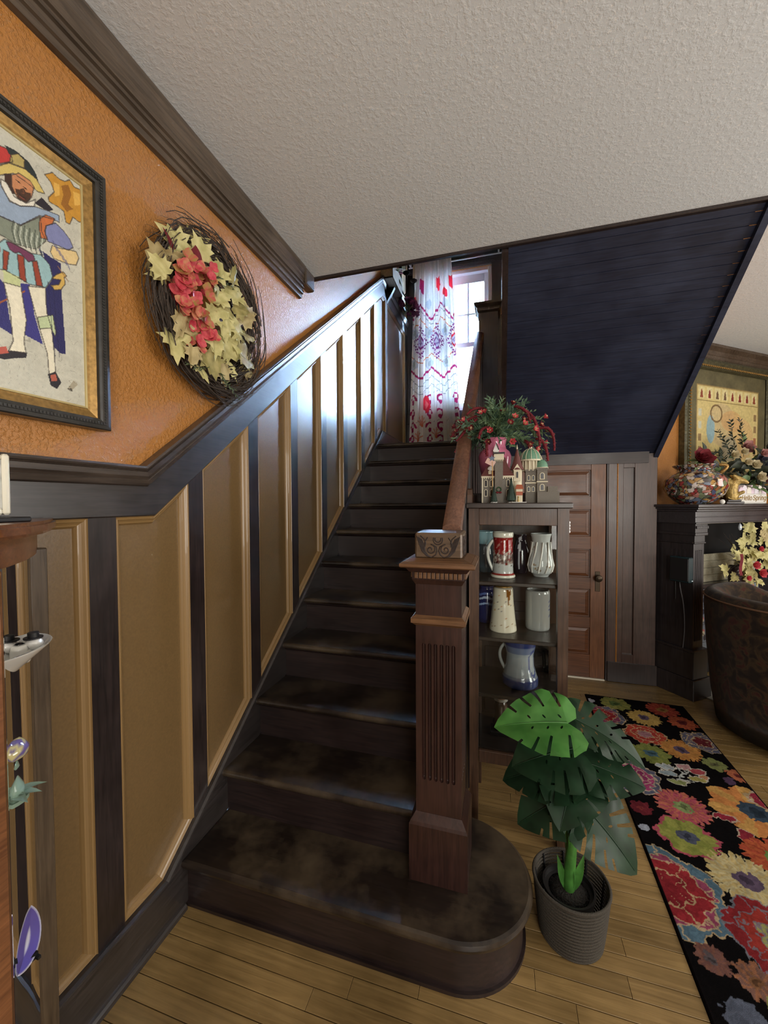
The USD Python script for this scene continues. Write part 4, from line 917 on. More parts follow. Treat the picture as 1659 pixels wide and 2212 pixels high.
M_OLDBOX = wood('weathered_box_wood', (.12, .09, .06), (.3, .24, .17), 1, .6, coat=0)
L_GREEN = leafmat('fresh_leaf', (.06, .12, .04), (.16, .25, .09), .5, .25)
M_PINKF = leafmat('pink_flower', (.5, .12, .25), (.7, .32, .42), .7, .2); M_VIOLET = leafmat('violet_flower', (.12, .03, .12), (.3, .09, .25), .7, .2)
M_WHITEF = leafmat('white_flower', (.7, .7, .6), (.85, .85, .78), .7, .2)
pb = thing('planter_box', 'small weathered wall planter box on a bracket above the landing rail', 'planter', (0, 4.1, 3.78))
obj('box', join(box((-.007, -.2, 0), (.12, .2, .012)), box((-.007, -.2, 0), (.003, .2, .17)), box((.11, -.2, 0), (.122, .2, .17)), box((0, -.2, 0), (.12, -.19, .17)), box((0, .19, 0), (.12, .2, .17))), M_OLDBOX, pb)
obj('bracket', prism([(-.007, 0), (.09, 0), (.07, -.04), (.02, -.12), (-.007, -.16)], 1, -.02, .02), M_IRON, pb)
def flower_clump(name, label, cat, loc, rad, n, mats, seed, green=14, leaf=.05, flat=1.0, group=None, drop=0.0, size=.028):
    t = thing(name, label, cat, loc, group=group); r = random.Random(seed)
    for k in range(n):
        d = np.array([r.gauss(0, 1), r.gauss(0, 1), abs(r.gauss(.3, .8))]); d /= np.linalg.norm(d); p = d*np.array(rad)*r.uniform(.75, 1)
        obj('blossom', moved(rosette(size*r.uniform(.8, 1.25), [(5, .9, 1.0), (4, .45, .7)], k), p, frame_of(np.cross(d, [r.uniform(-1, 1), .3, .2]), d)), mats[k % len(mats)], t, smooth=True)
    for k in range(green):
        d = np.array([r.gauss(0, 1), r.gauss(0, 1), r.uniform(-.4-drop, .7)]); d /= np.linalg.norm(d)
        obj('leaf', moved(leaf_along(leaf*r.uniform(.7, 1.3), .45), d*np.array(rad)*.5, frame_of(d, [r.uniform(-.4, .4), -.4, 1])), L_GREEN if k % 3 else M_WHITEF if drop else L_GREEN, t, smooth=True)
    obj('stem', join([tube(bezier((0, 0, -rad[2]*.3), (0, 0, rad[2]*.2), np.array(rad)*[math.cos(q)*.7, math.sin(q)*.7, .5], 5), .0025, 4) for q in np.arange(0, 6.2, .9)]), L_GREEN, t)
    return t
flower_clump('flower_arrangement', 'pink and white artificial flowers spilling from the small wall planter box', 'flowers', (.06, 4.1, 3.95), (.07, .2, .12), 16, [M_PINKF, M_PINKF, M_WHITEF], 3, 16, .09, drop=.8, size=.04)
flower_clump('hanging_flowers', 'dark violet artificial flower bunch on the wall beside the curtain top', 'flowers', (.11, 4.66, 3.80), (.09, .13, .11), 22, [M_VIOLET], 5, 10, .05, size=.05)
fr2 = thing('picture', 'tall dark-framed cream picture in the landing corner behind the candle sconce', 'picture', (0, 4.83, 3.9))
obj('frame', (lambda m: (m[0][:, [1, 0, 2]], m[1][:, ::-1]))(hollow(-.16, .16, 0, .75, .035, -.007, .02)), M_FRAMED, fr2)
obj('print', box((-.006, -.13, .03), (.004, .13, .72)), plain('cream_print', (.62, .56, .36), .6, var=.2, bscale=12), fr2)
sn = thing('candle_sconce', 'black iron two-arm candle sconce on the landing wall beside the curtain', 'sconce', (.02, 4.64, 4.04))
obj('backplate', moved(lathe([(0, 0), (.05, 0), (.045, .012), (0, .014)], 20), (.0, 0, 0), RY(math.pi/2)), M_IRON, sn, smooth=30)
for k, (dy, dz, dx) in enumerate([(-.14, .10, .10), (.17, .17, .12)]):
    a = obj('arm', tube(np.vstack([bezier((.01, 0, 0), (dx*.6, dy*.3, -.16), (dx, dy*.8, -.06), 9), bezier((dx, dy*.8, -.06), (dx+.005, dy, 0), (dx, dy, dz-.02), 7)[1:]]), .006, 6), M_IRON, sn, smooth=True)
    obj('candle_cup', moved(lathe([(0, 0), (.015, .0), (.04, .02), (.042, .028), (.018, .03), (.018, .045), (0, .045)], 18), (dx, dy, dz-.02)), M_IRON, a, smooth=30)
    obj('candle', moved(lathe([(0, 0), (.012, 0), (.011, .16), (.004, .17), (0, .17)], 12), (dx, dy, dz+.02)), M_CREAM, a, smooth=30)
    obj('flame_bulb', moved(lathe([(0, 0), (.012, .01), (.018, .035), (.012, .06), (.003, .085), (0, .09)], 14), (dx, dy, dz+.19)), plain('frosted_bulb', (.7, .72, .74), .15) if k == 0 else MATS['frosted_bulb'], a, smooth=True)

# ------------------------------------------------------------------ glazed display cabinet and what stands in it
KX0, KX1, KY0, KY1, KZ = 1.022, 1.444, 1.85, 2.23, 1.525
kb = thing('display_cabinet', 'narrow dark wood display cabinet with glass front standing beside the newel post', 'cabinet', ((KX0+KX1)/2, (KY0+KY1)/2, 0))
pw = .046
for x in (KX0, KX1-pw):
    for y in (KY0, KY1-pw): obj('leg', prism([(x, 1.50), (x+pw, 1.50), (x+pw*.92, 0), (x+pw*.12, 0)], 1, y, y+pw), W_CAB, kb, world=True)
obj('top', box((KX0-.012, KY0-.02, 1.500), (KX1+.012, KY1, KZ), .004), W_CABD, kb, world=True)
obj('top_rail', box((KX0+pw, KY0+.004, 1.425), (KX1-pw, KY0+.03, 1.50), .002), W_CAB, kb, world=True)
obj('bottom_rail', box((KX0+pw, KY0+.004, .33), (KX1-pw, KY0+.03, .385), .002), W_CAB, kb, world=True)
for x in (KX0+.01, KX1-.03):
    for za, zb in ((1.44, 1.50), (.33, .385)): obj('side_rail', box((x, KY0+pw, za), (x+.02, KY1-pw, zb)), W_CAB, kb, world=True)
obj('back_panel', box((KX0+.01, KY1-.018, .33), (KX1-.01, KY1-.008, 1.50)), W_DARKV, kb, world=True)
for i in range(5): obj('back_slat', box((KX0+.06, KY1-.024, .40+.2*i), (KX1-.06, KY1-.018, .55+.2*i), .002), W_DARKV, kb, world=True)
for z in (1.163, .904, .640, .385): obj('shelf', box((KX0+.012, KY0+.032, z-.018), (KX1-.012, KY1-.024, z), .003), W_CABD, kb, world=True)
M_CABGLASS = glass('cabinet_glass', (.97, .99, .98), 1.25)
obj('front_glass', box((KX0+pw-.004, KY0+.018, .38), (KX1-pw+.004, KY0+.021, 1.43)), M_CABGLASS, kb, world=True)
for x in (KX0+.018, KX1-.022): obj('side_glass', box((x, KY0+pw-.004, .38), (x+.003, KY1-pw+.004, 1.45)), M_CABGLASS, kb, world=True)
gal = [(1.86, KZ), (1.86, 1.562), (1.868, 1.585), (1.885, 1.592), (1.90, 1.585), (1.915, 1.565), (2.2, 1.565), (2.2, KZ)]
obj('gallery', prism(gal, 0, KX0-.008, KX0+.014), W_CAB, kb, world=True)
obj('gallery', box((KX0-.006, KY1-.03, KZ), (KX1-.05, KY1-.012, 1.575), .003), W_CABD, kb, world=True)
obj('door_catch', join(*[ball((KX1+.002, KY0+.012, 1.40+.013*i), .005, 1, (.8, 1, 1.3)) for i in range(4)]), M_WHITEV, kb, world=True)

def handle(r, z0, z1, out, side=-1, th=.008):
    return tube(bezier((side*r*.95, 0, z1), (side*(r+out*1.7), 0, (z0+z1)/2+.02), (side*r*.95, 0, z0), 14)*1.0, th, 8)
def pot(name, label, cat, x, y, z, prof, paint, n=48, rows=70, base=(220, 216, 204), group=None):
    t = thing(name, label, cat, (x, y, z), group=group)
    B, A, zz_ = lathe_print(prof, n, rows); C = Print(A, zz_, base); paint(C)
    obj('body', B, P_GLAZE, t, smooth=True, col=C.C); return t
rs = random.Random(4)
def p_stein(C):
    C.put(C.V < .014, (226, 222, 208)); C.put((C.V > .014) & (C.V < .026), (150, 40, 34)); C.put((C.V > .026) & (C.V < .07), (188, 190, 188))
    C.put((C.V > .07) & (C.V < .115), (120, 96, 92)); C.put((C.V > .115) & (C.V < .198), (140, 22, 30)); C.put(C.V > .198, (232, 228, 214))
    for k in range(150):
        a, z = rs.uniform(0, 6.28), rs.gauss(.095, .017); C.disc(a, z, rs.uniform(.05, .16), rs.choice([(60, 30, 30), (206, 200, 190), (110, 30, 30), (70, 60, 56), (170, 160, 150)]), rs.uniform(.004, .009))
    for k in range(60): a, z = rs.uniform(0, 6.28), rs.uniform(.12, .19); C.disc(a, z, .05, (196, 150, 140), .004, a=.7)
prof = [(0, 0), (.056, 0), (.059, .006), (.057, .014), (.05, .02), (.049, .028), (.047, .11), (.046, .19), (.049, .199), (.049, .216), (.046, .221), (.042, .219), (.041, .15), (0, .15)]
t = pot('beer_stein', 'tall red and white beer stein with horse scene, top shelf of the glass cabinet', 'beer stein', 1.173, 2.02, 1.163, prof, p_stein)
obj('handle', handle(.047, .03, .18, .03), M_WHITEGLAZE, t, smooth=True)
def p_pitch(C):
    C.mottle(.06, 9, 2)
    for k in range(16):
        a, z = rs.uniform(0, 6.28), rs.choice([.03, .05, .13, .16]); c = rs.choice([(150, 112, 60), (120, 90, 50), (170, 140, 90)])
        C.line([(a, z), (a+.2, z+.012), (a+.45, z+.008)], .003, c); C.disc(a+.25, z+.016, .07, c, .006); C.disc(a+.4, z+.004, .05, c, .005)
    for q in np.arange(0, 6.3, .7): C.line([(q, .1), (q+.25, .2)], .06, (196, 200, 206), .35)
prof = [(0, 0), (.036, 0), (.036, .006), (.05, .02), (.06, .05), (.058, .08), (.046, .125), (.040, .16), (.044, .19), (.05, .21), (.047, .212), (.038, .17), (0, .16)]
t = pot('pitcher', 'white ceramic pitcher with gilt sprigs beside the red stein in the glass cabinet', 'pitcher', 1.352, 2.085, 1.163, prof, p_pitch, base=(206, 212, 212))
for k in range(10): obj('rib', tube([(.0605*math.cos(q)*s, .0605*math.sin(q)*s, z) for s, z, q in ((.85, .022, .63*k), (1.0, .055, .63*k+.12), (.80, .12, .63*k+.3), (.72, .17, .63*k+.42))], .004, 6), M_WHITEGLAZE, t, smooth=True)
obj('handle', moved(handle(.042, .06, .18, .03, 1), (0, 0, 0), RZ(1.75)), M_WHITEGLAZE, t, smooth=True)
def p_cream(C):
    for k in range(26):
        a, z = rs.uniform(3.4, 6.0), rs.uniform(.03, .15); C.line([(a, z), (a+rs.uniform(-.2, .2), z+rs.uniform(.02, .05))], .0035, rs.choice([(120, 112, 120), (196, 160, 90), (96, 88, 92), (190, 130, 80)]))
    for q in np.arange(0, 6.3, .45): C.line([(q, .026), (q+.1, .042), (q+.22, .02)], .004, (150, 120, 84))
    C.poly([(4.95, .205), (5.65, .205), (5.35, .15), (5.25, .13)], (120, 74, 24))
prof = [(0, 0), (.064, 0), (.065, .006), (.058, .06), (.05, .14), (.047, .2), (.045, .208), (.02, .214), (0, .214)]
t = pot('tankard', 'cream tapered tankard with gilt lid on the middle shelf of the glass cabinet', 'tankard', 1.174, 2.02, .904, prof, p_cream, base=(214, 206, 186))
lid = obj('lid', moved(lathe([(0, .03), (.006, .034), (.012, .028), (.008, .018), (.026, .012), (.04, .004), (.04, 0), (0, 0)], 24), (0, 0, .212)), M_GOLDDULL, t, smooth=40)
obj('thumb_rest', ball((.038, 0, .225), .008, 1), M_GOLDDULL, lid, smooth=True)
obj('handle', moved(handle(.05, .04, .17, .03, 1), (0, 0, 0), RZ(1.9)), M_CREAMGLAZE, t, smooth=True)
def p_grey(C):
    C.mottle(.05, 30, 6)
    for z in (.07, .10, .12, .14): C.line([(5.75, z), (6.0, z+.008)], .006, (56, 58, 130))
    C.line([(5.85, .06), (5.85, .10)], .05, (56, 58, 130))
prof = [(0, 0), (.054, 0), (.057, .008), (.057, .18), (.054, .192), (.05, .195), (.047, .19), (.046, .12), (0, .12)]
t = pot('mug', 'plain grey stoneware mug at the right of the middle shelf in the glass cabinet', 'mug', 1.338, 2.085, .904, prof, p_grey, base=(150, 152, 150))
obj('handle', moved(handle(.057, .05, .15, .025, 1), (0, 0, 0), RZ(1.7)), plain('grey_stoneware', (.3, .31, .3), .25), t, smooth=True)
def p_jug(C):
    C.mottle(.1, 14, 8); C.put(C.V < .045, (52, 62, 104)); C.put(C.V > .195, (44, 56, 104)); C.put((C.V > .165) & (C.V < .195), (98, 108, 134))
    C.put((C.V > .045) & (C.V < .056), (112, 118, 134)); C.line([(4.6, .05), (4.6, .18)], .02, (104, 104, 104))
    C.disc(5.7, .12, .42, (60, 72, 120), .065); C.disc(5.7, .12, .3, (150, 156, 160), .05)
prof = [(0, 0), (.078, 0), (.085, .01), (.085, .04), (.078, .055), (.066, .1), (.064, .15), (.074, .2), (.08, .228), (.078, .236), (.07, .236), (.06, .18), (0, .17)]
t = pot('stoneware_jug', 'grey salt-glazed jug with cobalt blue bands, alone on the third shelf of the glass cabinet', 'jug', 1.253, 2.03, .64, prof, p_jug, base=(146, 152, 156))
obj('handle', handle(.066, .06, .2, .035), MATS['grey_stoneware'], t, smooth=True)
def p_blue(C):
    C.mottle(.3, 6, 9)
    for z, c in ((.10, (150, 170, 206)), (.13, (176, 190, 214)), (.15, (90, 110, 170))): C.line([(q, z+.006*math.sin(3*q)) for q in np.arange(0, 6.4, .2)], .01, c)
t = pot('jar', 'navy blue jar with pale bands at the back left of the middle cabinet shelf', 'jar', 1.092, 2.135, .904, [(0, 0), (.04, 0), (.048, .02), (.05, .1), (.044, .16), (.034, .175), (.036, .19), (.0, .192)], p_blue, base=(34, 42, 88))
t = pot('creamer', 'pale blue-green creamer behind the red stein on the top cabinet shelf', 'creamer', 1.087, 2.14, 1.163, [(0, 0), (.03, 0), (.042, .03), (.044, .1), (.036, .15), (.046, .215), (.043, .216), (.034, .15), (0, .14)], lambda C: (C.mottle(.08, 9, 3), C.put(C.V < .15, (66, 78, 84))), base=(150, 186, 196))
t = pot('vase', 'black vase with a white figure, between the stein and the white pitcher in the cabinet', 'vase', 1.262, 2.150, 1.163, [(0, 0), (.03, 0), (.044, .05), (.042, .12), (.026, .17), (.032, .2), (.0, .2)], lambda C: (C.disc(4.5, .14, .2, (210, 210, 214), .025), C.line([(4.5, .06), (4.5, .14)], .12, (196, 196, 204)), C.line([(4.2, .17), (4.8, .185)], .02, (180, 180, 190))), base=(22, 22, 34))
t = thing('figurine', 'dark brown and white figurine at the bottom of the glass cabinet behind the plant', 'figurine', (1.165, 2.03, .385))
obj('base', box((-.05, -.04, 0), (.05, .04, .02), .004), M_BLACK, t); obj('body', moved(lathe([(0, 0), (.035, 0), (.04, .04), (.028, .08), (.034, .12), (.02, .15), (0, .155)], 18), (0, 0, .018)), plain('brown_glaze', (.05, .028, .02), .2, coat=.5), t, smooth=True)
obj('head', ball((.004, -.005, .192), .026, 2, (1, 1, 1.15)), plain('flesh_glaze', (.45, .3, .22), .3), t, smooth=True); obj('collar', cyl((0, 0, .165), .034, .012, 18, .02), M_WHITEGLAZE, t, smooth=30)

# on top of the cabinet
vz = KZ
pv = thing('vase', 'large glossy pink vase at the back of the display cabinet top', 'vase', (1.132, 2.12, vz))
obj('body', lathe([(0, 0), (.04, 0), (.046, .01), (.06, .1), (.079, .2), (.082, .235), (.074, .258), (.058, .272), (.053, .29), (.057, .315), (.064, .325), (.060, .327), (.05, .29), (0, .25)], 48), plain('pink_glaze', (.62, .18, .30), .1, coat=.6), pv, smooth=50)
fa_ = thing('flower_arrangement', 'bushy green and red flower arrangement with drooping crimson tassels in the pink vase', 'flowers', (1.135, 2.12, vz+.31))
rs = random.Random(31); L_SPR = [leafmat('spray_leaf_a', (.06, .125, .08), (.15, .25, .15), .5, .25), leafmat('spray_leaf_b', (.09, .16, .08), (.2, .3, .15), .5, .25)]
for k in range(125):
    q = rs.uniform(0, 6.283); el = rs.uniform(-.25, 1.5); L = rs.uniform(.13, .235); d = np.array([math.cos(q)*math.cos(el)*1.12, math.sin(q)*math.cos(el)*.8, math.sin(el)*1.0])
    p2 = d*L+np.array([.015, 0, -.02*(el < .3)]); p1 = np.array([d[0]*L*.35, d[1]*L*.35, .07+abs(d[2])*L*.5]); obj('sprig', sprig(bezier((0, 0, 0), p1, p2, 8), 22, .042, .0075, k, 1.0), L_SPR[k % 2 if k % 3 else 0], fa_)
for k, p2 in enumerate([(.255, -.03, .03), (.27, -.02, .0), (.22, .0, .10), (.235, -.05, -.02)]): obj('sprig', sprig(bezier((.04, 0, .03), (.13, -.01, .12), p2, 9), 26, .045, .008, 200+k), L_SPR[1], fa_)
def tassel(p0, p1, p2, seed, r0=.007):
    r = random.Random(seed); pts = bezier(p0, p1, p2, 14); n = len(pts); ms = [tube(pts, .004+(r0-.004)*np.sin(np.linspace(.4, math.pi-.15, n))**.7, 6)]
    for i in range(n*3):
        a = r.uniform(.05, .98)*(n-1); j = int(a); p = pts[j]+(pts[min(j+1, n-1)]-pts[j])*(a-j); ms.append(ball(p+np.array([r.gauss(0, r0*.55) for _ in range(3)]), r.uniform(.35, .6)*r0, 0))
    return join(ms)
for k, (a, b, c) in enumerate([((-.03, -.08, .0), (-.045, -.13, -.02), (-.035, -.14, -.085)), ((.14, -.05, .14), (.20, -.08, .10), (.205, -.09, -.04)), ((.20, -.03, .05), (.28, -.03, .08), (.275, -.04, -.06)), ((.19, -.04, .0), (.235, -.05, .01), (.245, -.06, -.11)), ((-.08, 0, .14), (-.17, -.02, .12), (-.22, -.03, .03)), ((-.09, -.02, .12), (-.14, -.04, .07), (-.19, -.05, .005)), ((.09, -.06, .16), (.15, -.08, .15), (.16, -.09, .08)), ((-.02, -.07, .06), (-.07, -.12, .07), (-.075, -.13, .0)), ((.14, 0, .0), (.17, -.03, -.01), (.165, -.04, -.09)), ((-.05, .0, .17), (-.1, -.02, .19), (-.14, -.04, .14))]):
    obj('tassel', tassel(a, b, c, k, .0075), M_CRIMSON, fa_, smooth=True)
M_CREAMF = leafmat('cream_centre', (.7, .4, .2), (.8, .62, .4), .7, .2)
for k in range(26):
    q = rs.uniform(math.pi*.9, math.pi*2.1); el = rs.uniform(-.35, 1.2); d = np.array([math.cos(q)*math.cos(el)*1.15, math.sin(q)*math.cos(el), math.sin(el)]); p = d*rs.uniform(.15, .2)*np.array([1.15, .8, .95])+[.015, 0, .0]
    R = frame_of(np.cross(d, [.3, .2, 1]), d); f_ = obj('flower', moved(rosette(.024, [(6, 1.0, 1.0)], k, .6), p, R), M_CRIMSON if k % 2 else L_RED[0], fa_, smooth=True)
    obj('flower_centre', moved(rosette(.016, [(4, .35, 1.0)], k+50, .9), p+d*.004, R), M_CREAMF, f_, smooth=True)

M_STONE = plain('mini_stone', (.17, .155, .13), .75, bump=.3, bscale=700, var=.25); M_MROOF = plain('mini_red_roof', (.12, .035, .03), .6, bump=.2, bscale=900, var=.25); M_MCREAM = plain('mini_cream', (.62, .57, .42), .6); M_MDARK = plain('mini_window', (.012, .012, .014), .3); M_SNOW = plain('mini_snow', (.8, .8, .76), .7); M_COPPER = plain('mini_green_dome', (.12, .26, .17), .4, var=.2, bscale=300); M_MBROWN = plain('mini_brown', (.1, .065, .04), .7, var=.3, bscale=400)
def hip(x0, x1, y0, y1, z0, z1, rx, ry):
    v = np.array([(x0, y0, z0), (x1, y0, z0), (x1, y1, z0), (x0, y1, z0), (x0+rx, y0+ry, z1), (x1-rx, y0+ry, z1), (x1-rx, y1-ry, z1), (x0+rx, y1-ry, z1)])
    return v, np.array([(0, 1, 5), (0, 5, 4), (1, 2, 6), (1, 6, 5), (2, 3, 7), (2, 7, 6), (3, 0, 4), (3, 4, 7), (4, 5, 6), (4, 6, 7), (0, 2, 1), (0, 3, 2)])
def arch(w, h): return Polygon([(-w/2, 0), (w/2, 0), (w/2, h-w/2)] + [(w/2*math.cos(q), h-w/2+w/2*math.sin(q)) for q in np.linspace(0, math.pi, 7)][1:])
def mini_window(par, x, y, z, w=.011, h=.024):
    f_ = obj('window', prism(affinity.translate(arch(w, h), x, z), 1, y-.0022, y+.001), M_MCREAM, par); obj('pane', prism(affinity.translate(arch(w*.62, h-.006), x, z+.003), 1, y-.003, y-.001), M_MDARK, f_)
mh = thing('miniature_house', 'ceramic miniature mansion with brown-red roofs and cream arched windows on the display cabinet', 'miniature house', (1.15, 1.97, vz))
bd = obj('walls', box((-.072, -.03, 0), (.066, .05, .122)), M_STONE, mh)
obj('eaves', join(box((-.076, -.034, .118), (.07, .054, .126)), *[box((-.074+.0096*i, -.0345, .112), (-.0695+.0096*i, -.031, .119)) for i in range(15)], box((-.074, -.033, 0), (-.068, -.028, .12)), box((.062, -.033, 0), (.068, -.028, .12))), M_MCREAM, mh)
rf = obj('roof', hip(-.078, .072, -.036, .056, .126, .178, .03, .035), M_MROOF, mh); obj('dormer', join(box((-.044, -.03, .132), (-.03, -.012, .146)), prism([(-.046, .146), (-.028, .146), (-.037, .155)], 1, -.031, -.012)), M_MCREAM, rf)
obj('roof', hip(-.005, .06, -.03, .05, .126, .215, .028, .035), M_MROOF, mh)
obj('snow', ball((-.022, -.012, .160), .022, 2, (1.2, .35, .8)), M_SNOW, mh, smooth=True)
tw_ = obj('tower', box((-.014, -.048, 0), (.022, -.01, .205)), M_STONE, mh)
obj('parapet', join(box((-.018, -.052, .20), (.026, -.006, .226)), *[prism([(-.016+.0085*i, .2), (-.0105+.0085*i, .2), (-.013+.0085*i, .188)], 1, -.052, -.046) for i in range(5)]), M_MCREAM, tw_); obj('parapet_cap', box((-.022, -.055, .226), (.03, -.003, .234)), M_MDARK, tw_)
wr_ = obj('door_wreath', moved(trimesh.creation.torus(.010, .003, 14, 8), (.004, -.05, .062), RX(math.pi/2)), leafmat('mini_green', (.03, .07, .03), (.06, .12, .05)), mh); obj('bow', join(ball((-.002, -.053, .048), .005, 1, (1.4, .5, 1)), ball((.010, -.053, .048), .005, 1, (1.4, .5, 1))), M_CRIMSON, wr_)
for x in (-.055, -.030, .045):
    for z in (.03, .075): mini_window(mh, x, -.03, z, .016, .034)
tu = obj('turret', cyl((.085, -.005, 0), .022, .155, 20), M_MCREAM, mh, smooth=30); obj('turret_roof', moved(lathe([(0, .105), (.002, .1), (.02, .03), (.032, 0), (0, 0)], 20), (.085, -.005, .153)), M_MROOF, tu, smooth=30); obj('spire', cyl((.085, -.005, .25), .004, .022, 8, .0005), M_MCREAM, tu)
obj('gable', join(box((.07, -.032, .10), (.1, -.02, .15)), prism([(.067, .15), (.103, .15), (.085, .18)], 1, -.033, -.018)), M_MCREAM, tu); mini_window(tu, .085, -.032, .112, .014, .034)
cp = thing('miniature_capitol', 'grey ceramic miniature building with two green copper domes at the right of the cabinet top', 'miniature building', (1.325, 2.03, vz))
obj('walls', join(box((-.05, -.03, 0), (.0, .05, .15)), box((-.0, -.045, 0), (.045, .03, .155)), box((-.052, -.034, .148), (.0, .05, .156)), box((-.003, -.048, .153), (.048, .033, .162))), M_STONE, cp)
obj('steps', join(box((.0, -.06, 0), (.095, .02, .05)), box((.045, -.055, .05), (.088, .0, .075))), M_STONE, cp); obj('cornice', join(box((-.002, -.047, .095), (.047, -.043, .100)), box((-.052, -.032, .09), (-.0, -.029, .096))), M_MCREAM, cp)
d1 = obj('drum', cyl((-.026, .005, .15), .036, .05, 24, .032), M_MCREAM, cp, smooth=30)
for k in range(14): obj('column', cyl((-.026+.0385*math.cos(k*.4488), .005+.0385*math.sin(k*.4488), .15), .0035, .05, 6), M_MCREAM, d1)
dm = [(.047*math.cos(q), .056*math.sin(q)) for q in np.linspace(0, math.pi/2, 9)]; obj('dome', moved(lathe([(0, 0)]+[(r, z) for r, z in dm[:-1]]+[(0, .056)], 24), (-.026, .005, .203)), M_COPPER, d1, smooth=30); obj('dome_ring', cyl((-.026, .005, .198), .049, .007, 24), M_MCREAM, d1); obj('lantern', join(cyl((-.026, .005, .255), .007, .014, 10), cyl((-.026, .005, .269), .004, .016, 8, .0006)), M_MCREAM, d1)
for k in range(12): obj('dome_rib', tube([(-.026+(r+.0006)*math.cos(k*.5236), .005+(r+.0006)*math.sin(k*.5236), .203+z) for r, z in dm], .0014, 4), M_MCREAM, d1)
obj('small_dome', moved(lathe([(0, 0)]+[(r*.62, z*.7) for r, z in dm[:-1]]+[(0, .039)], 24), (.022, -.008, .165)), M_COPPER, cp, smooth=30); obj('small_dome_ring', cyl((.022, -.008, .160), .031, .006, 24), M_MCREAM, cp); obj('finial', cyl((.022, -.008, .203), .004, .016, 8, .0006), M_MCREAM, cp)
for z in (.055, .108):
    mini_window(cp, .022, -.045, z, .022, .032); mini_window(cp, -.036, -.03, z-.004, .014, .026); mini_window(cp, -.016, -.03, z-.004, .014, .026)
stp = thing('miniature_steeple', 'slim white miniature church steeple in front of the pink vase', 'miniature building', (1.14, 2.03, vz))
obj('tower', join(box((-.011, -.011, 0), (.011, .011, .255)), box((-.014, -.014, .19), (.014, .014, .196)), box((-.014, -.014, .25), (.014, .014, .257))), M_SNOW, stp); obj('spire', moved(hip(-.013, .013, -.013, .013, 0, .035, .0125, .0125), (0, 0, .257)), M_SNOW, stp); obj('roof_edge', tube([(.013, -.013, .257), (0, 0, .294)], .0025, 4), M_MDARK, stp); mini_window(stp, 0, -.011, .205, .009, .02)
fp_ = thing('miniature_flagpole', 'tiny flagpole with a pale flag and star leaning over the miniature mansion', 'flagpole', (1.125, 1.905, vz))
obj('pole', tube([(.0, 0, 0), (0, 0, .19)], .0022, 6), M_GOLDDULL, fp_); obj('base', cyl((0, 0, 0), .012, .006, 12), M_MDARK, fp_, smooth=30)
obj('flag', moved(box((-.038, -.0015, 0), (.004, .0015, .026)), (0, 0, .168), RY(.5)), plain('pale_flag', (.62, .42, .36), .7), fp_)
st_ = [(.016*(1 if k % 2 == 0 else .42)*math.sin(k*math.pi/5), .016*(1 if k % 2 == 0 else .42)*math.cos(k*math.pi/5)) for k in range(10)]; obj('star', prism([(a-.002, b+.205) for a, b in st_], 1, -.003, .002), plain('slate_blue', (.12, .17, .25), .5), fp_)
L_MTREE = leafmat('mini_fir', (.012, .025, .018), (.03, .055, .04), .8, .05)
for k, (x, y, h, lab) in enumerate([(1.132, 1.90, .078, 'short dark miniature fir tree before the mansion door'), (1.208, 1.905, .115, 'tall dark miniature fir tree at the mansion turret')]):
    tr = thing('miniature_tree', lab, 'miniature tree', (x, y, vz)); r = random.Random(k)
    obj('foliage', join([moved(blade(.02*(1-i/150)*1.0+.006, .004, .4), (0, 0, h*(.12+.86*i/150)), RZ(i*2.4) @ RX(-.3)) for i in range(150)]+[cyl((0, 0, h*.1), h*.2, h*.9, 10, .0005)]), L_MTREE, tr); obj('trunk', cyl((0, 0, 0), .004, h*.15, 8), M_MBROWN, tr); obj('snow_base', cyl((0, 0, 0), .016, .004, 14), M_SNOW, tr)
ks = thing('miniature_kiosk', 'tiny cream kiosk with an orange roof between the mansion and the domed building', 'miniature building', (1.243, 1.905, vz))
obj('hut', box((-.014, -.01, 0), (.014, .014, .062)), M_MCREAM, ks); obj('roof', hip(-.018, .018, -.014, .018, .062, .082, .006, .012), plain('mini_orange', (.35, .09, .04), .6), ks); obj('awning', box((-.014, -.016, .034), (.014, -.01, .05)), MATS['mini_orange'], ks); obj('figure', join(cyl((-.004, -.018, 0), .005, .022, 8, .003), ball((-.004, -.018, .026), .004, 1)), MATS['pale_gilt'], ks); obj('snow_base', box((-.034, -.026, 0), (.03, .016, .004), .0015), M_SNOW, ks)
# ------------------------------------------------------------------ monstera in its basket
PB = (1.404, 1.505)
bk = thing('basket', 'round grey-brown open-weave basket on the oak floor holding the potted monstera', 'basket', (PB[0], PB[1], 0))
M_ROPE = plain('grey_rope', (.055, .046, .034), .8, bump=.6, bscale=500, var=.35)
def ring(r, z, th, n=56, m=6): t = trimesh.creation.torus(r, th, n, m); return np.array(t.vertices)+[0, 0, z], np.array(t.faces)
for k in range(16):
    z = .006+k*.0119; obj('coil', ring(.100+.022*(z/.19)**.8, z, .0046), M_ROPE, bk, smooth=True)
obj('rim', ring(.1235, .192, .0055), M_ROPE, bk, smooth=True)
for k in range(9):
    q = k*2*math.pi/9+.25; obj('stay', tube([((.1+.022*(z/.19)**.8-.005)*math.cos(q), (.1+.022*(z/.19)**.8-.005)*math.sin(q), z) for z in np.linspace(.004, .19, 6)], .004, 6), M_BLACK, bk, smooth=True)
obj('bottom', cyl((0, 0, 0), .1, .005, 32), M_ROPE, bk)
mp = thing('potted_monstera', 'artificial monstera with one bright and many dark green leaves in a black pot', 'plant', (PB[0]-.006, PB[1], .006))
obj('pot', lathe([(0, 0), (.068, 0), (.083, .15), (.087, .152), (.087, .162), (.080, .162), (.078, .145), (0, .14)], 36), plain('black_pot', (.014, .013, .013), .45), mp, smooth=35)
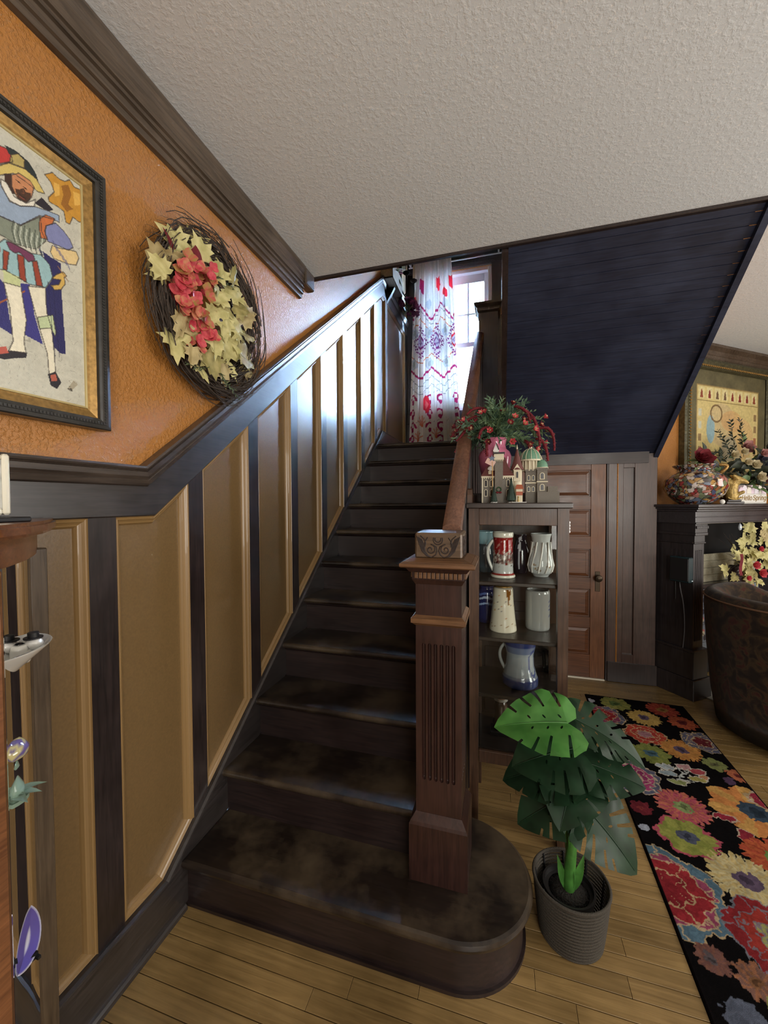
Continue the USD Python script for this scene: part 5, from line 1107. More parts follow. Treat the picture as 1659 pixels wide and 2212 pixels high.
obj('soil', moved(lathe([(0, .012), (.03, .01), (.079, 0), (0, -.01)], 24), (0, 0, .142)), plain('dark_soil', (.02, .017, .014), .95, bump=1.0, bscale=160, var=.5), mp, smooth=True)
def monstera(L, W, seed, droop=.35, fold=.25, cuts=4, holes=3):
    r = random.Random(seed)
    half = [(0, -.02), (.10, -.16), (.26, -.20), (.40, -.12), (.49, .04), (.52, .22), (.47, .42), (.36, .62), (.22, .80), (.10, .93), (0, 1.0)]
    def side(s):
        p = Polygon(LineString([(s*x, y) for x, y in half]).coords)
        hp_ = np.array([(s*x, y) for x, y in half]); t = np.linspace(0, len(hp_)-1, 41); p = Polygon(np.column_stack([np.interp(t, range(len(hp_)), hp_[:, 0]), np.interp(t, range(len(hp_)), hp_[:, 1])])).buffer(.02).buffer(-.02)
        p = p.intersection(sbox(min(0, s), -.4, max(0, s), 1.1))
        for k in range(cuts):
            y0 = .05+.62*k/max(cuts-1, 1)+r.uniform(-.03, .03); a = math.radians(12+38*k/max(cuts-1, 1)); x0 = .20+r.uniform(-.03, .06); x1 = .75
            d = np.array([math.cos(a), math.sin(a)]); n_ = np.array([-d[1], d[0]]); A = np.array([x0, y0]); B = A+d*(x1-x0); w0, w1 = .008, .022+r.uniform(0, .016)
            c = Polygon([A-n_*w0, A+d*.2-n_*w1*.8, B-n_*w1*1.1, B+n_*w1*.3, A+d*.2+n_*w1*.3, A+n_*w0]).buffer(.008)
            p = p.difference(affinity.scale(c, s, 1, origin=(0, 0)))
        for k in range(holes):
            y0 = .05+.2*k+r.uniform(0, .05); e = affinity.rotate(affinity.scale(Point(.085, y0).buffer(1), .030, .013), 35, origin=(.085, y0)); p = p.difference(affinity.scale(e, s, 1, origin=(0, 0)))
        if p.geom_type != 'Polygon': p = max(p.geoms, key=lambda g: g.area)
        vv, ff = trimesh.creation.triangulate_polygon(p, engine='earcut'); v3, ff = trimesh.remesh.subdivide_to_size(np.column_stack([vv, np.zeros(len(vv))]), ff, .075, max_iter=12); return v3, ff
    V, F = join([side(-1), side(1)]); x, y = V[:, 0].copy(), V[:, 1].copy()
    z = fold*np.abs(x)-droop*np.clip(y, -.3, 1)**2*.9-.85*fold*x*x*1.6+.018*np.sin(16*(y+.5*np.abs(x)))*np.abs(x)*2
    z -= .25*np.clip(-y, 0, 1)
    return np.column_stack([x*W*1.0, y*L, z*L]), F
L_BRIGHT = mat('monstera_bright', {'a': ('geometry', {}), 'n': ('noise_texture', {'scale': 14.0}), 'r': ('rgb_ramp', {'ramp': [(.3, (.045, .17, .03)), (.7, (.10, .30, .06))]}), 'p': ('principled_bsdf', {'roughness': .3, 'coat_weight': .3, 'coat_roughness': .2}), 't': ('translucent_bsdf', {}), 'x': ('mix_closure', {'fac': .2})}, [('a.position', 'n.vector'), ('n.fac', 'r.fac'), ('r.color', 'p.base_color'), ('r.color', 't.color'), ('p.BSDF', 'x.closure1'), ('t.BSDF', 'x.closure2')], 'x.closure')
L_DEEP = plain('monstera_deep', (.009, .028, .012), .42, var=.35, bscale=20, spec=.25)
M_STALK = plain('monstera_stalk', (.05, .17, .03), .4, var=.25, bscale=40)
o_ = np.array(mp.loc); root = np.array([PB[0]-.006, PB[1]-.003, .15])-o_
MON = [((1.375, 1.42, .795), (1.150, 1.395, .785), (-.04, -.30, .95), .235, .27, L_BRIGHT, .16, 4), ((1.415, 1.50, .770), (1.665, 1.48, .690), (.12, -.28, .93), .245, .21, L_DEEP, .30, 5), ((1.395, 1.43, .705), (1.205, 1.37, .675), (-.08, -.55, .83), .205, .26, L_DEEP, .3, 4),
       ((1.39, 1.46, .625), (1.175, 1.45, .575), (-.05, -.40, .9), .235, .25, L_DEEP, .25, 4), ((1.425, 1.47, .645), (1.615, 1.45, .625), (.08, -.40, .9), .20, .22, L_DEEP, .2, 4), ((1.385, 1.43, .545), (1.215, 1.365, .475), (-.1, -.62, .78), .195, .22, L_DEEP, .3, 4),
       ((1.415, 1.43, .535), (1.595, 1.355, .405), (.25, -.55, .75), .235, .25, L_DEEP, .3, 5), ((1.40, 1.44, .61), (1.345, 1.30, .55), (.0, -.5, .85), .17, .21, L_DEEP, .3, 3), ((1.40, 1.53, .66), (1.57, 1.62, .61), (.1, -.3, .95), .2, .22, L_DEEP, .3, 4), ((1.37, 1.5, .52), (1.27, 1.45, .46), (-.2, -.5, .85), .15, .18, L_DEEP, .3, 3)]
for k, (b, t, nrm, L, W, m_, dr_, cu_) in enumerate(MON):
    b, t = np.array(b)-o_, np.array(t)-o_; R = frame_of(t-b, nrm)
    lf = obj('leaf', moved(monstera(L, W, k+3, dr_, .22, cu_), b, R), m_, mp, smooth=True, label='bright green leaf' if k == 0 else None)
    obj('midrib', tube([b+R @ np.array([0, y*L, L*(-dr_*y*y*.9)+.0012]) for y in np.linspace(0, .95, 8)], np.linspace(.003, .001, 8), 5), M_STALK if k == 0 else MATS['monstera_deep'], lf, smooth=True)
    obj('petiole', tube(bezier(root+[.004*math.cos(k), .004*math.sin(k), 0], root+np.array([(b-root)[0]*.25, (b-root)[1]*.25, (b-root)[2]*.75]), b, 12), np.linspace(.0065, .003, 12), 7), M_STALK, mp, smooth=True)
obj('stem', tube([root+[0, 0, -.01], root+[.001, -.002, .08], root+[.008, -.012, .2]], [.018, .020, .016], 10), M_STALK, mp, smooth=True)
for k, (dx, dy, h) in enumerate([(-.022, -.01, .13), (.024, -.008, .15), (.005, -.02, .11)]): obj('sheath', moved(leaf_along(h, .2, 8, .1), root+[dx*.4, dy*.4, 0], frame_of([dx*1.1, dy, .1], [0, -1, .1])), M_STALK, mp, smooth=True)

# ------------------------------------------------------------------ runner rug
rg = thing('runner_rug', 'black runner rug patterned with large red, orange, yellow and green flowers on the oak floor', 'rug', (2.105, 2.1, 0), -.022)
RW, RY0, RY1 = .332, -1.75, 1.322
u, v = np.arange(-RW, RW+.001, .0033), np.arange(RY0, RY1+.001, .0036); U, V = np.meshgrid(u, v, indexing='ij')
# pattern is drawn in floor coordinates, with a little wobble like woven pile
c_, s_ = math.cos(-.022), math.sin(-.022); WX, WY = 2.105+c_*U-s_*V, 2.1+s_*U+c_*V
pp = np.column_stack([WX.ravel()*70, WY.ravel()*70, WX.ravel()*0]); wob = (meshkit.noise(pp, 1)-.5)*.022, (meshkit.noise(pp, 2)-.5)*.022
C = Print(WX+wob[0].reshape(U.shape), WY+wob[1].reshape(U.shape), (13, 10, 12))
def daisy(x, y, r, c, cc, n=18, c2=None, ang=0.0):
    a = np.arctan2(C.V-y, C.U-x)+ang; q = np.hypot(C.U-x, C.V-y); rim = r*(.80+.2*np.abs(np.cos(a*n/2)))
    C.put(q < rim, c)
    if c2: C.put((q < rim) & (np.cos(a*n) > .2) & (q > r*.35), c2, .55)
    C.put(q < r*.34, cc); C.put(q < r*.16, tuple(int(k*.7) for k in cc))
def peony(x, y, r, cols, n=5, ph=0.0, line=(212, 182, 130)):
    a = np.arctan2(C.V-y, C.U-x)+ph; q = np.hypot(C.U-x, C.V-y)
    for k, (f, c) in enumerate(cols):
        rim = r*f*(.84+.16*np.abs(np.cos(a*n/2+k*.9))); C.put(q < rim*1.0, line, .85); C.put(q < rim-.007, c)
        C.put((q < rim-.007) & (np.abs(np.sin(a*n/2+k*.9)) < .07) & (q > r*.15), line, .8)
LIM, PNK, YEL, OR2, BUR, GRB, TEAL, CRM, VIO = (142, 150, 62), (196, 74, 98), (206, 170, 74), (214, 122, 44), (128, 24, 38), (96, 98, 122), (78, 116, 132), (212, 196, 140), (104, 84, 110)
daisy(1.99, 3.317, .105, (150, 148, 64), (96, 120, 60), 9, (122, 130, 56)); C.disc(1.825, 3.32, .028, (196, 196, 206)); peony(1.862, 3.12, .150, [(1.0, GRB), (.78, (150, 60, 100)), (.58, (170, 24, 34)), (.3, (150, 34, 60))], 5, .4)
daisy(2.132, 3.154, .108, YEL, VIO, 20, (190, 146, 60)); daisy(2.294, 3.31, .105, (166, 52, 36), (170, 120, 50), 14, (196, 90, 44)); daisy(2.36, 3.15, .09, (196, 92, 40), (120, 40, 40), 12, (160, 50, 40)); peony(2.069, 2.93, .125, [(1.0, (196, 58, 30)), (.66, (186, 44, 34)), (.4, (176, 120, 130))], 6, 1.0)
daisy(2.038, 2.718, .105, LIM, TEAL, 7, (122, 134, 60)); daisy(2.224, 2.803, .112, (214, 148, 52), VIO, 20, (202, 118, 40)); peony(2.385, 2.93, .12, [(1.0, GRB), (.75, (110, 100, 120)), (.5, (110, 30, 40))], 5, .2); daisy(2.352, 2.70, .062, (140, 148, 80), (110, 110, 70), 8)
peony(1.862, 2.46, .150, [(1.0, GRB), (.80, (186, 56, 120)), (.58, (160, 40, 104)), (.35, (196, 120, 70))], 5, .9, (214, 190, 160)); daisy(2.43, 2.62, .06, (196, 104, 60), (150, 60, 50), 10); C.disc(2.36, 2.56, .03, (92, 64, 96)); daisy(1.838, 2.215, .05, (120, 30, 44), (150, 50, 50), 8)
for p_ in ([(2.10, 2.50), (2.14, 2.56), (2.20, 2.60)], [(2.14, 2.56), (2.13, 2.62)], [(2.10, 2.50), (2.16, 2.50)]): C.line(p_, .013, (190, 196, 190))
for x, y, c, rx, ry in ((2.07, 2.60, (178, 190, 196), .045, .022), (2.06, 2.545, (150, 170, 178), .04, .018), (2.17, 2.625, (206, 150, 150), .035, .022), (2.225, 2.60, (190, 70, 80), .038, .022), (2.09, 2.475, (150, 160, 90), .045, .018), (2.2, 2.53, (180, 170, 80), .045, .02), (2.24, 2.555, (206, 140, 90), .03, .016)): C.disc(x, y, rx*1.15, (222, 214, 196), ry*1.3); C.disc(x, y, rx, c, ry)
daisy(2.036, 2.279, .122, PNK, (150, 170, 100), 22, (218, 130, 60)); daisy(2.36, 2.335, .195, (222, 138, 52), (60, 80, 100), 7, (226, 186, 80), .4); peony(2.45, 2.43, .08, [(1.0, (216, 190, 170)), (.85, (178, 30, 66))], 4); C.disc(2.20, 2.255, .05, (214, 186, 160), .026); C.disc(2.20, 2.255, .042, (166, 26, 58), .02); C.disc(2.235, 2.15, .036, (214, 186, 160), .05); C.disc(2.235, 2.15, .03, (160, 28, 52), .043)
daisy(1.979, 2.079, .128, PNK, (90, 96, 104), 6, PNK); daisy(1.979, 2.079, .112, (150, 158, 58), (84, 90, 112), 6, (170, 170, 70)); daisy(2.285, 2.04, .12, (206, 92, 34), (120, 160, 70), 14, (178, 46, 32)); C.disc(1.805, 2.083, .028, (180, 188, 206), .02)
peony(1.80, 1.78, .21, [(1.0, (86, 120, 140)), (.80, (168, 66, 104)), (.70, (168, 26, 40)), (.40, (150, 22, 36))], 6, .6); daisy(2.114, 1.899, .135, CRM, VIO, 24, (214, 178, 80)); peony(2.10, 1.66, .17, [(1.0, (150, 26, 34)), (.72, (172, 44, 30)), (.42, (170, 170, 90)), (.26, (150, 70, 120))], 6, .2, (128, 128, 140))
daisy(1.84, 1.535, .055, (128, 84, 76), (104, 92, 96), 12, (150, 96, 70)); daisy(1.945, 1.50, .06, (140, 98, 84), (150, 100, 60), 10, (196, 120, 60)); daisy(2.05, 1.40, .12, LIM, (170, 130, 60), 7, (160, 168, 80)); C.disc(1.86, 1.37, .06, (96, 104, 124)); daisy(2.33, 1.80, .1, (214, 150, 60), VIO, 18, (200, 90, 50)); daisy(2.32, 1.55, .12, PNK, LIM, 16, OR2)
for k, (x, y, r) in enumerate([(1.9, 1.15, .12), (2.2, 1.2, .13), (2.36, 1.0, .1), (2.0, .85, .13), (2.25, .72, .12), (1.86, .6, .1), (2.12, .48, .1)]): (daisy if k % 2 else peony)(*((x, y, r, [OR2, YEL, CRM][k % 3], VIO, 16, PNK) if k % 2 else (x, y, r, [(1.0, GRB), (.75, BUR), (.45, PNK)], 5, k)))
edge = (np.abs(U) > RW-.012) | (V < RY0+.012) | (V > RY1-.012); C.put(edge.ravel(), (20, 14, 16))
gr_ = C.C.mean(1, keepdims=True); C.C = (.84*C.C+.16*gr_)*.68; C.mottle(.35, 120, 8); C.mottle(.3, 30, 12)
zz_ = .0075*np.minimum(1, np.minimum(RW-np.abs(U), np.minimum(V-RY0, RY1-V))/.006)+.0012*(meshkit.noise(np.column_stack([U.ravel()*300, V.ravel()*300, U.ravel()*0])).reshape(U.shape)-.5)
obj('pile', (np.column_stack([U.ravel(), V.ravel(), np.maximum(zz_.ravel(), .0004)]), grid(*U.shape)), P_RUG, rg, col=C.C, smooth=True)

# ------------------------------------------------------------------ armchair
ac = thing('armchair', 'dark brown floral barrel-back armchair seen from behind before the mantel', 'armchair', (2.98, 3.13, 0))
M_FAB = mat('floral_upholstery', {'g': ('geometry', {}), 'n': ('noise_texture', {'scale': 11.0, 'detail': 4.0, 'distortion': 1.5}), 'r': ('rgb_ramp', {'ramp': [(.36, (.012, .007, .005)), (.48, (.024, .014, .008)), (.56, (.045, .028, .012)), (.63, (.05, .011, .008)), (.72, (.016, .01, .006))]}), 'b': ('bump', {'strength': .3, 'distance': .004}), 'n2': ('noise_texture', {'scale': 600.0}), 'p': ('principled_bsdf', {'roughness': .95, 'sheen_weight': .1, 'specular_ior_level': .2})},
            [('g.position', 'n.vector'), ('g.position', 'n2.vector'), ('n.fac', 'r.fac'), ('r.color', 'p.base_color'), ('n2.fac', 'b.height'), ('b.normal', 'p.normal')], 'p.BSDF')
sec = [(.405, .05), (.435, .25), (.462, .55), (.478, .80), (.478, .88), (.462, .915), (.43, .93), (.39, .915), (.365, .88), (.355, .80), (.345, .5), (.34, .36)]
NA = 64; ang = np.linspace(math.radians(38), math.radians(322), NA); Vs, Fs = [], []
for i, q in enumerate(ang):
    e = abs(i/(NA-1)*2-1); drop = max(0, e-.55)*.42
    for r, z in sec: Vs.append((r*math.cos(q), r*math.sin(q), z-(drop*(z-.35)/.5 if z > .35 else 0)))
k_ = len(sec); Fs = [t for i in range(NA-1) for j in range(k_) for t in ((i*k_+j, (i+1)*k_+j, (i+1)*k_+(j+1) % k_), (i*k_+j, (i+1)*k_+(j+1) % k_, i*k_+(j+1) % k_))]
Fs += [(0, j, j+1) for j in range(1, k_-1)] + [((NA-1)*k_, (NA-1)*k_+j+1, (NA-1)*k_+j) for j in range(1, k_-1)]
obj('back', (np.array(Vs), np.array(Fs)[:, ::-1]), M_FAB, ac, smooth=50)
obj('seat', join(lathe([(0, .12), (.36, .12), (.38, .16), (.38, .36), (.34, .40), (0, .40)], 40)), M_FAB, ac, smooth=40)
obj('cushion', moved(lathe([(0, 0), (.31, 0), (.345, .03), (.345, .07), (.30, .11), (0, .125)], 36), (.04, 0, .395)), M_FAB, ac, smooth=50)
pz = [(.484*math.cos(q), .484*math.sin(q), .865-max(0, abs(i/(NA-1)*2-1)-.55)*.42) for i, q in enumerate(ang)]
obj('piping', tube(np.array(pz)*[.99, .99, 1]+[0, 0, .018], .006, 6), plain('piping_cord', (.12, .06, .03), .8), ac, smooth=True)
for q in (.7, 2.3, 3.95, 5.5): obj('leg', cyl((.34*math.cos(q), .34*math.sin(q), 0), .018, .13, 12, .026), W_CABD, ac, smooth=30)

# ------------------------------------------------------------------ mantel in the corner of the front room
MR = math.atan2(.604, .797)
mn = thing('fireplace_mantel', 'dark wood corner fireplace mantel with fluted pilasters and a deep shelf', 'mantel', (c0[0], c0[1], 0), MR)
S1 = 1.62
obj('shelf', join(box((-.035, -.065, 1.478), (S1+.035, OFFW, 1.500), .004), box((-.025, -.055, 1.462), (S1+.025, OFFW, 1.478), .003), box((-.012, -.04, 1.445), (S1+.012, OFFW, 1.462), .003)), W_MANTEL, mn)
obj('frieze', box((.0, -.022, 1.352), (S1, OFFW, 1.446), .003), W_MANTEL, mn)
obj('frieze_moulding', join(box((-.006, -.032, 1.352), (S1+.006, -.02, 1.364), .003), box((.0, -.027, 1.40), (S1, -.02, 1.408), .002)), W_MANTEL, mn)
W_MANTV = wood('mantel_upright', (.012, .0095, .01), (.035, .028, .03), 2, .35, coat=.4)
for s in (.02, S1-.14):
    p = obj('pilaster', box((s, .0, .38), (s+.12, OFFW, 1.20), .003), W_MANTV, mn)
    for i in range(6): obj('flute', box((s+.020+.0135*i, -.004, .45), (s+.0275+.0135*i, .002, 1.15), .0015), W_MANTV, p)
    obj('capital', join(box((s-.006, -.010, 1.20), (s+.126, OFFW-.01, 1.212), .002), box((s, -.004, 1.212), (s+.12, OFFW-.01, 1.27)), box((s-.01, -.018, 1.262), (s+.135, OFFW-.01, 1.285), .003), box((s-.004, -.01, 1.285), (s+.14, OFFW-.01, 1.352))), W_MANTV, p)
    for i in range(9): obj('dentil', box((s+.004+.0155*i, -.02, 1.315), (s+.0145+.0155*i, -.008, 1.336), .001), W_MANTEL, p)
    obj('plinth', join(box((s-.028, -.03, 0), (s+.185, OFFW-.01, .16), .004), box((s-.018, -.02, .16), (s+.15, OFFW-.01, .365), .003), box((s-.022, -.026, .365), (s+.155, OFFW-.01, .385), .003)), W_MANTV, p)
    obj('side_flutes', join(*[box((s-.003 if s < .5 else s+.118, .06+.035*i, .6), (s+.002 if s < .5 else s+.123, .075+.035*i, 1.15)) for i in range(6)]), W_MANTV, p, kind='stuff')
obj('inner_ledge', join(box((.14, .17, .795), (S1-.14, OFFW, .82), .004)), W_MANTEL, mn)
obj('recess_back', box((.14, OFFW-.03, .82), (S1-.14, OFFW-.005, 1.355)), M_BLACK, mn)
obj('surround', join(box((.14, .20, .0), (.36, OFFW-.01, .795)), box((S1-.36, .2, 0), (S1-.14, OFFW-.01, .795)), box((.36, .2, .62), (S1-.36, OFFW-.01, .795))), W_MANTV, mn)
obj('firebox', join(box((.36, .36, 0), (S1-.36, .40, .62)), box((.36, .24, .02), (S1-.36, .26, .16), .004)), M_IRON, mn)
P_TILE = painted('glazed_tile', .2, coat=.4)
tr_ = random.Random(8)
for s in (.375, S1-.375-.15):
    for i in range(5):
        u, v = np.linspace(s, s+.148, 30), np.linspace(.02+.152*i, .02+.152*i+.149, 30); U, V = np.meshgrid(u, v, indexing='ij'); C = Print(U, V, (126, 138, 152)); C.mottle(.15, 60, i)
        for k in range(4): x, y = tr_.uniform(s+.03, s+.12), tr_.uniform(v[0]+.03, v[-1]-.03); C.disc(x, y, .022, tr_.choice([(196, 110, 110), (210, 200, 170), (60, 70, 90), (60, 60, 70)])); C.line([(x, y), (x+.04, y-.04)], .006, (60, 66, 76))
        b_ = box((s, .192, v[0]), (s+.148, .2, v[-1])); obj('tile', (np.column_stack([U.ravel(), np.full(U.size, .191), V.ravel()]), grid(30, 30)[:, ::-1]), P_TILE, mn, col=C.C)
he = struct('hearth')
obj('slab', prism([fp(.15, -.27), fp(S1-.15, -.27), fp(S1-.15, .2), fp(.15, .2)], 2, 0, .009), plain('pale_marble', (.42, .42, .37), .25, var=.35, bscale=9), he)

def on_mantel(s, o, z=1.5): return (*fp(s, o), z)
# mosaic vase with a rose
mv = thing('vase', 'round mosaic vase of many coloured chips at the left end of the mantel shelf', 'vase', on_mantel(.25, .14))
prof = [(0, 0), (.10, 0), (.13, .02), (.19, .075), (.215, .14), (.205, .20), (.165, .245), (.125, .262), (.12, .28), (.15, .305), (.155, .315), (.14, .312), (.105, .275), (0, .2)]
B, A, zz_ = lathe_print(prof, 200, 150); C = Print(A, zz_, (120, 100, 80)); v_ = B[0]; tr_ = np.random.default_rng(5); seeds = tr_.normal(size=(1400, 3)); seeds = v_[tr_.integers(0, len(v_), 1400)]+tr_.normal(scale=.004, size=(1400, 3))
from scipy.spatial import cKDTree
d2, ix = cKDTree(seeds).query(v_, k=2); pal = np.array([lin(c) for c in ((176, 120, 110), (110, 120, 140), (196, 176, 140), (140, 90, 60), (90, 96, 80), (206, 196, 190), (150, 60, 60), (70, 80, 110), (180, 140, 80), (60, 44, 40), (120, 130, 100))])
C.C[:] = pal[tr_.integers(0, len(pal), 1400)[ix[:, 0]]]; C.C[(d2[:, 1]-d2[:, 0]) < .002] = lin((40, 30, 26)); C.mottle(.15, 20, 1)
obj('body', B, painted('mosaic_glass', .08, coat=.8), mv, col=C.C, smooth=True)
obj('handle', tube(bezier((.16, -.04, .25), (.235, -.06, .32), (.145, -.04, .31), 10), .012, 8), M_GOLDDULL, mv, smooth=True)
def rose(name, label, loc, r, mats, seed=0, group=None, tilt=None):
    t = thing(name, label, 'flower', loc, group=group); R = frame_of([.3, .5, .6], tilt or [.2, -1, .45])
    obj('petals', moved(rosette(r, [(6, 1.15, 1.0), (5, .8, .85), (5, .5, .7), (4, .25, .55)], seed, 1.0), (0, 0, r*.5), R), mats, t, smooth=True); obj('calyx', join([moved(leaf_along(r*.9, .35), (0, 0, r*.5), R @ RZ(k*1.6) @ RX(-.3)) for k in range(4)]), L_GREEN, t, smooth=True); return t
rose('rose', 'dark red silk rose lying in the mouth of the mosaic vase', on_mantel(.17, .06, 1.79), .10, M_CRIMSON, 2)
t = rose('rose', 'small dusky red silk rose rising above the mosaic vase', on_mantel(.29, .12, 1.85), .05, M_CRIMSON, 5)
obj('stem', tube(bezier((0, 0, .02), (0, .0, -.08), (-.02, .03, -.18), 8), .003, 5), L_GREEN, t)
eg = thing('ornament', 'small pale egg-shaped ornament at the front edge of the mantel below the mosaic vase', 'ornament', on_mantel(.27, -.045)); obj('egg', ball((0, 0, .019), .018, 2, (1, 1, 1.08)), M_WHITEGLAZE, eg, smooth=True)
bu = thing('figurine', 'gold rearing animal-head figurine on a dark stepped base, beside the mosaic vase', 'figurine', on_mantel(.475, .0))
obj('base', join(box((-.06, -.05, 0), (.06, .05, .02), .004), box((-.046, -.038, .02), (.046, .038, .036), .004)), W_MANTEL, bu)
M_GOLDC = plain('antique_gold_resin', (.42, .29, .09), .38, metal=.35, var=.35, bscale=70, bump=.5)
def blend(sph, links, refine=.006, it=6):
    import manifold3d as mf
    b = None
    for i, j in links:
        h = mf.Manifold.batch_hull([mf.Manifold.sphere(sph[q][3], 16).translate(list(sph[q][:3])) for q in (i, j)]); b = h if b is None else b+h
    v, f = VF(b.refine_to_length(refine)); m = trimesh.Trimesh(v, f); trimesh.smoothing.filter_taubin(m, iterations=it); return np.array(m.vertices), np.array(m.faces)
sp = [(0, 0, .055, .04), (-.005, 0, .11, .038), (.005, 0, .16, .034), (.035, -.01, .19, .03), (.07, -.02, .178, .018), (.085, -.024, .168, .012), (-.03, 0, .175, .022), (.0, .022, .225, .010), (.0, -.022, .225, .010), (.02, -.02, .075, .016), (.055, -.035, .095, .012), (-.05, 0, .21, .01)]
obj('head', blend(sp, [(0, 1), (1, 2), (2, 3), (3, 4), (4, 5), (2, 6), (3, 7), (3, 8), (0, 9), (9, 10), (6, 11)]), M_GOLDC, bu, smooth=True)
obj('mane', join([tube(bezier((-.02-.004*k, .012*((k % 3)-1), .20-.014*k), (-.055, .02*((k % 3)-1), .19-.014*k), (-.06, .012*((k % 3)-1), .15-.012*k), 7), np.linspace(.008, .003, 7), 6) for k in range(9)]), M_GOLDC, bu, smooth=True)
obj('scroll', join([tube(np.column_stack([.045*np.cos(q)+.0, np.full(12, -.035), .06+.022*np.sin(q)]), .006, 6) for q in (np.linspace(3.3, 6.1, 12),)]), M_GOLDC, bu, smooth=True)
# Hello Spring sign
sg_ = thing('sign', 'white block sign with gold Hello Spring script and pastel tulip tops on the mantel', 'sign', on_mantel(.775, .02), MR+.0)
obj('block', box((-.185, -.012, 0), (.185, .045, .085), .006), M_WHITEGLAZE, sg_)
for k in range(7):
    cx = -.155+.052*k; hgt = .132+.016*(k % 2)
    obj('tulip', prism(Polygon([(cx-.024, .07), (cx+.024, .07), (cx+.027, hgt-.02), (cx+.014, hgt), (cx+.005, hgt-.012), (cx-.004, hgt+.004), (cx-.014, hgt-.010), (cx-.026, hgt-.016)]).buffer(.004), 1, -.006+.004*(k % 2), .04), (plain('pastel_%d' % k, ((.72, .58, .68), (.7, .66, .72), (.74, .70, .62))[k % 3], .5)), sg_)
for txt, x0 in (('Hello', -.165), ('Spring', -.015)):
    m = meshkit.text_mesh(txt, .040, .002); v = np.array(m.vertices); w_ = v[:, 0].max(); v[:, 0] = v[:, 0]*(.138 if txt == 'Hello' else .18)/w_+.22*v[:, 1]; v = np.column_stack([v[:, 0]+x0, -.0118-v[:, 2], v[:, 1]+.030])
    obj('lettering', (v, np.array(m.faces)[:, ::-1]), plain('gold_script_%s' % txt.lower(), (.32, .2, .05), .35, metal=.4), sg_)
# big silk flower arrangement
ba = thing('flower_arrangement', 'large arrangement of dusty roses, blue-grey blossoms and dark foliage on the mantel shelf', 'flowers', on_mantel(.95, .2, 1.5))
rs = random.Random(77); loc2 = lambda s, o, z: np.array([*fp(s, o), z])-ba.loc
L_DKG = leafmat('dark_foliage', (.012, .02, .012), (.045, .06, .035), .5, .15); M_DUSTY = leafmat('dusty_rose', (.34, .13, .13), (.5, .27, .24), .7, .2); M_BLUEG = leafmat('blue_grey_flower', (.07, .08, .11), (.16, .17, .22), .7, .2); M_PALEF = leafmat('parchment_flower', (.5, .42, .25), (.62, .55, .36), .7, .2)
obj('bowl', moved(lathe([(0, 0), (.09, 0), (.12, .05), (.13, .09), (.11, .1), (0, .09)], 28), loc2(.95, .22, 1.5)), M_GOLDDULL, ba, smooth=30)
for k in range(150):
    s, z = rs.gauss(.93, .24), 1.60+abs(rs.gauss(0, .17)); s = min(max(s, .5), 1.5); z = min(z, 2.05-abs(s-.9)*.35)
    d = np.array([rs.uniform(-1, 1), rs.uniform(-1, .1), rs.uniform(-.6, .9)]); obj('leaf', moved(leaf_along(rs.uniform(.07, .13), .5), loc2(s, rs.uniform(.05, .3), z), frame_of(d, [.5, -1, .4])), L_DKG if k % 5 else L_GREEN, ba, smooth=True)
for k, (s, z, r, m_) in enumerate([(1.27, 2.03, .085, M_DUSTY), (1.36, 1.95, .075, L_RED[1]), (.80, 1.97, .075, M_DUSTY), (1.03, 1.97, .09, M_BLUEG), (1.02, 1.86, .10, M_BLUEG), (1.17, 1.88, .09, M_BLUEG), (.84, 1.82, .055, M_PALEF), (.70, 1.84, .045, M_PALEF), (.73, 1.93, .045, M_PALEF), (1.22, 1.75, .07, M_PALEF), (1.33, 1.78, .06, M_DUSTY), (.62, 1.90, .05, M_PALEF), (1.42, 1.84, .07, M_BLUEG), (.88, 1.72, .06, M_PALEF), (1.1, 1.70, .06, M_DUSTY), (.92, 1.92, .05, M_DUSTY), (1.38, 1.70, .06, M_PALEF), (1.18, 2.02, .05, M_PALEF)]):
    obj('blossom', moved(rosette(r, [(6, 1.1, 1.0), (5, .7, .85), (5, .4, .65)], k, .95), loc2(s, rs.uniform(.02, .1), z), frame_of([.3, .3, 1], [.45+rs.uniform(-.3, .3), -1, .4+rs.uniform(-.3, .4)])), m_, ba, smooth=True)
for k, p in enumerate([((.75, 1.85), (.70, 2.05), (.66, 2.20)), ((.72, 1.85), (.62, 2.02), (.50, 2.10)), ((.66, 1.80), (.55, 1.95), (.45, 1.93)), ((.85, 1.9), (.83, 2.05), (.78, 2.22)), ((1.3, 1.95), (1.4, 2.05), (1.47, 2.12))]):
    obj('fern', sprig(bezier(*[loc2(s, .12, z) for s, z in p], 10), 34, .05, .012, k, 1.3), L_DKG, ba)
rb_ = [loc2(s, -.01, z) for s, z in ((1.0, 1.83), (1.10, 1.82), (1.17, 1.79), (1.15, 1.72), (1.21, 1.68), (1.19, 1.62))]
w3 = np.array(rb_); off = np.array([.0, -.012, .022]); Vr = np.vstack([w3+off, w3-off]); n3 = len(w3); obj('ribbon', (Vr, np.array([t for i in range(n3-1) for t in ((i, i+1, n3+i+1), (i, n3+i+1, n3+i))])), plain('burgundy_ribbon', (.09, .025, .03), .4), ba, smooth=True)
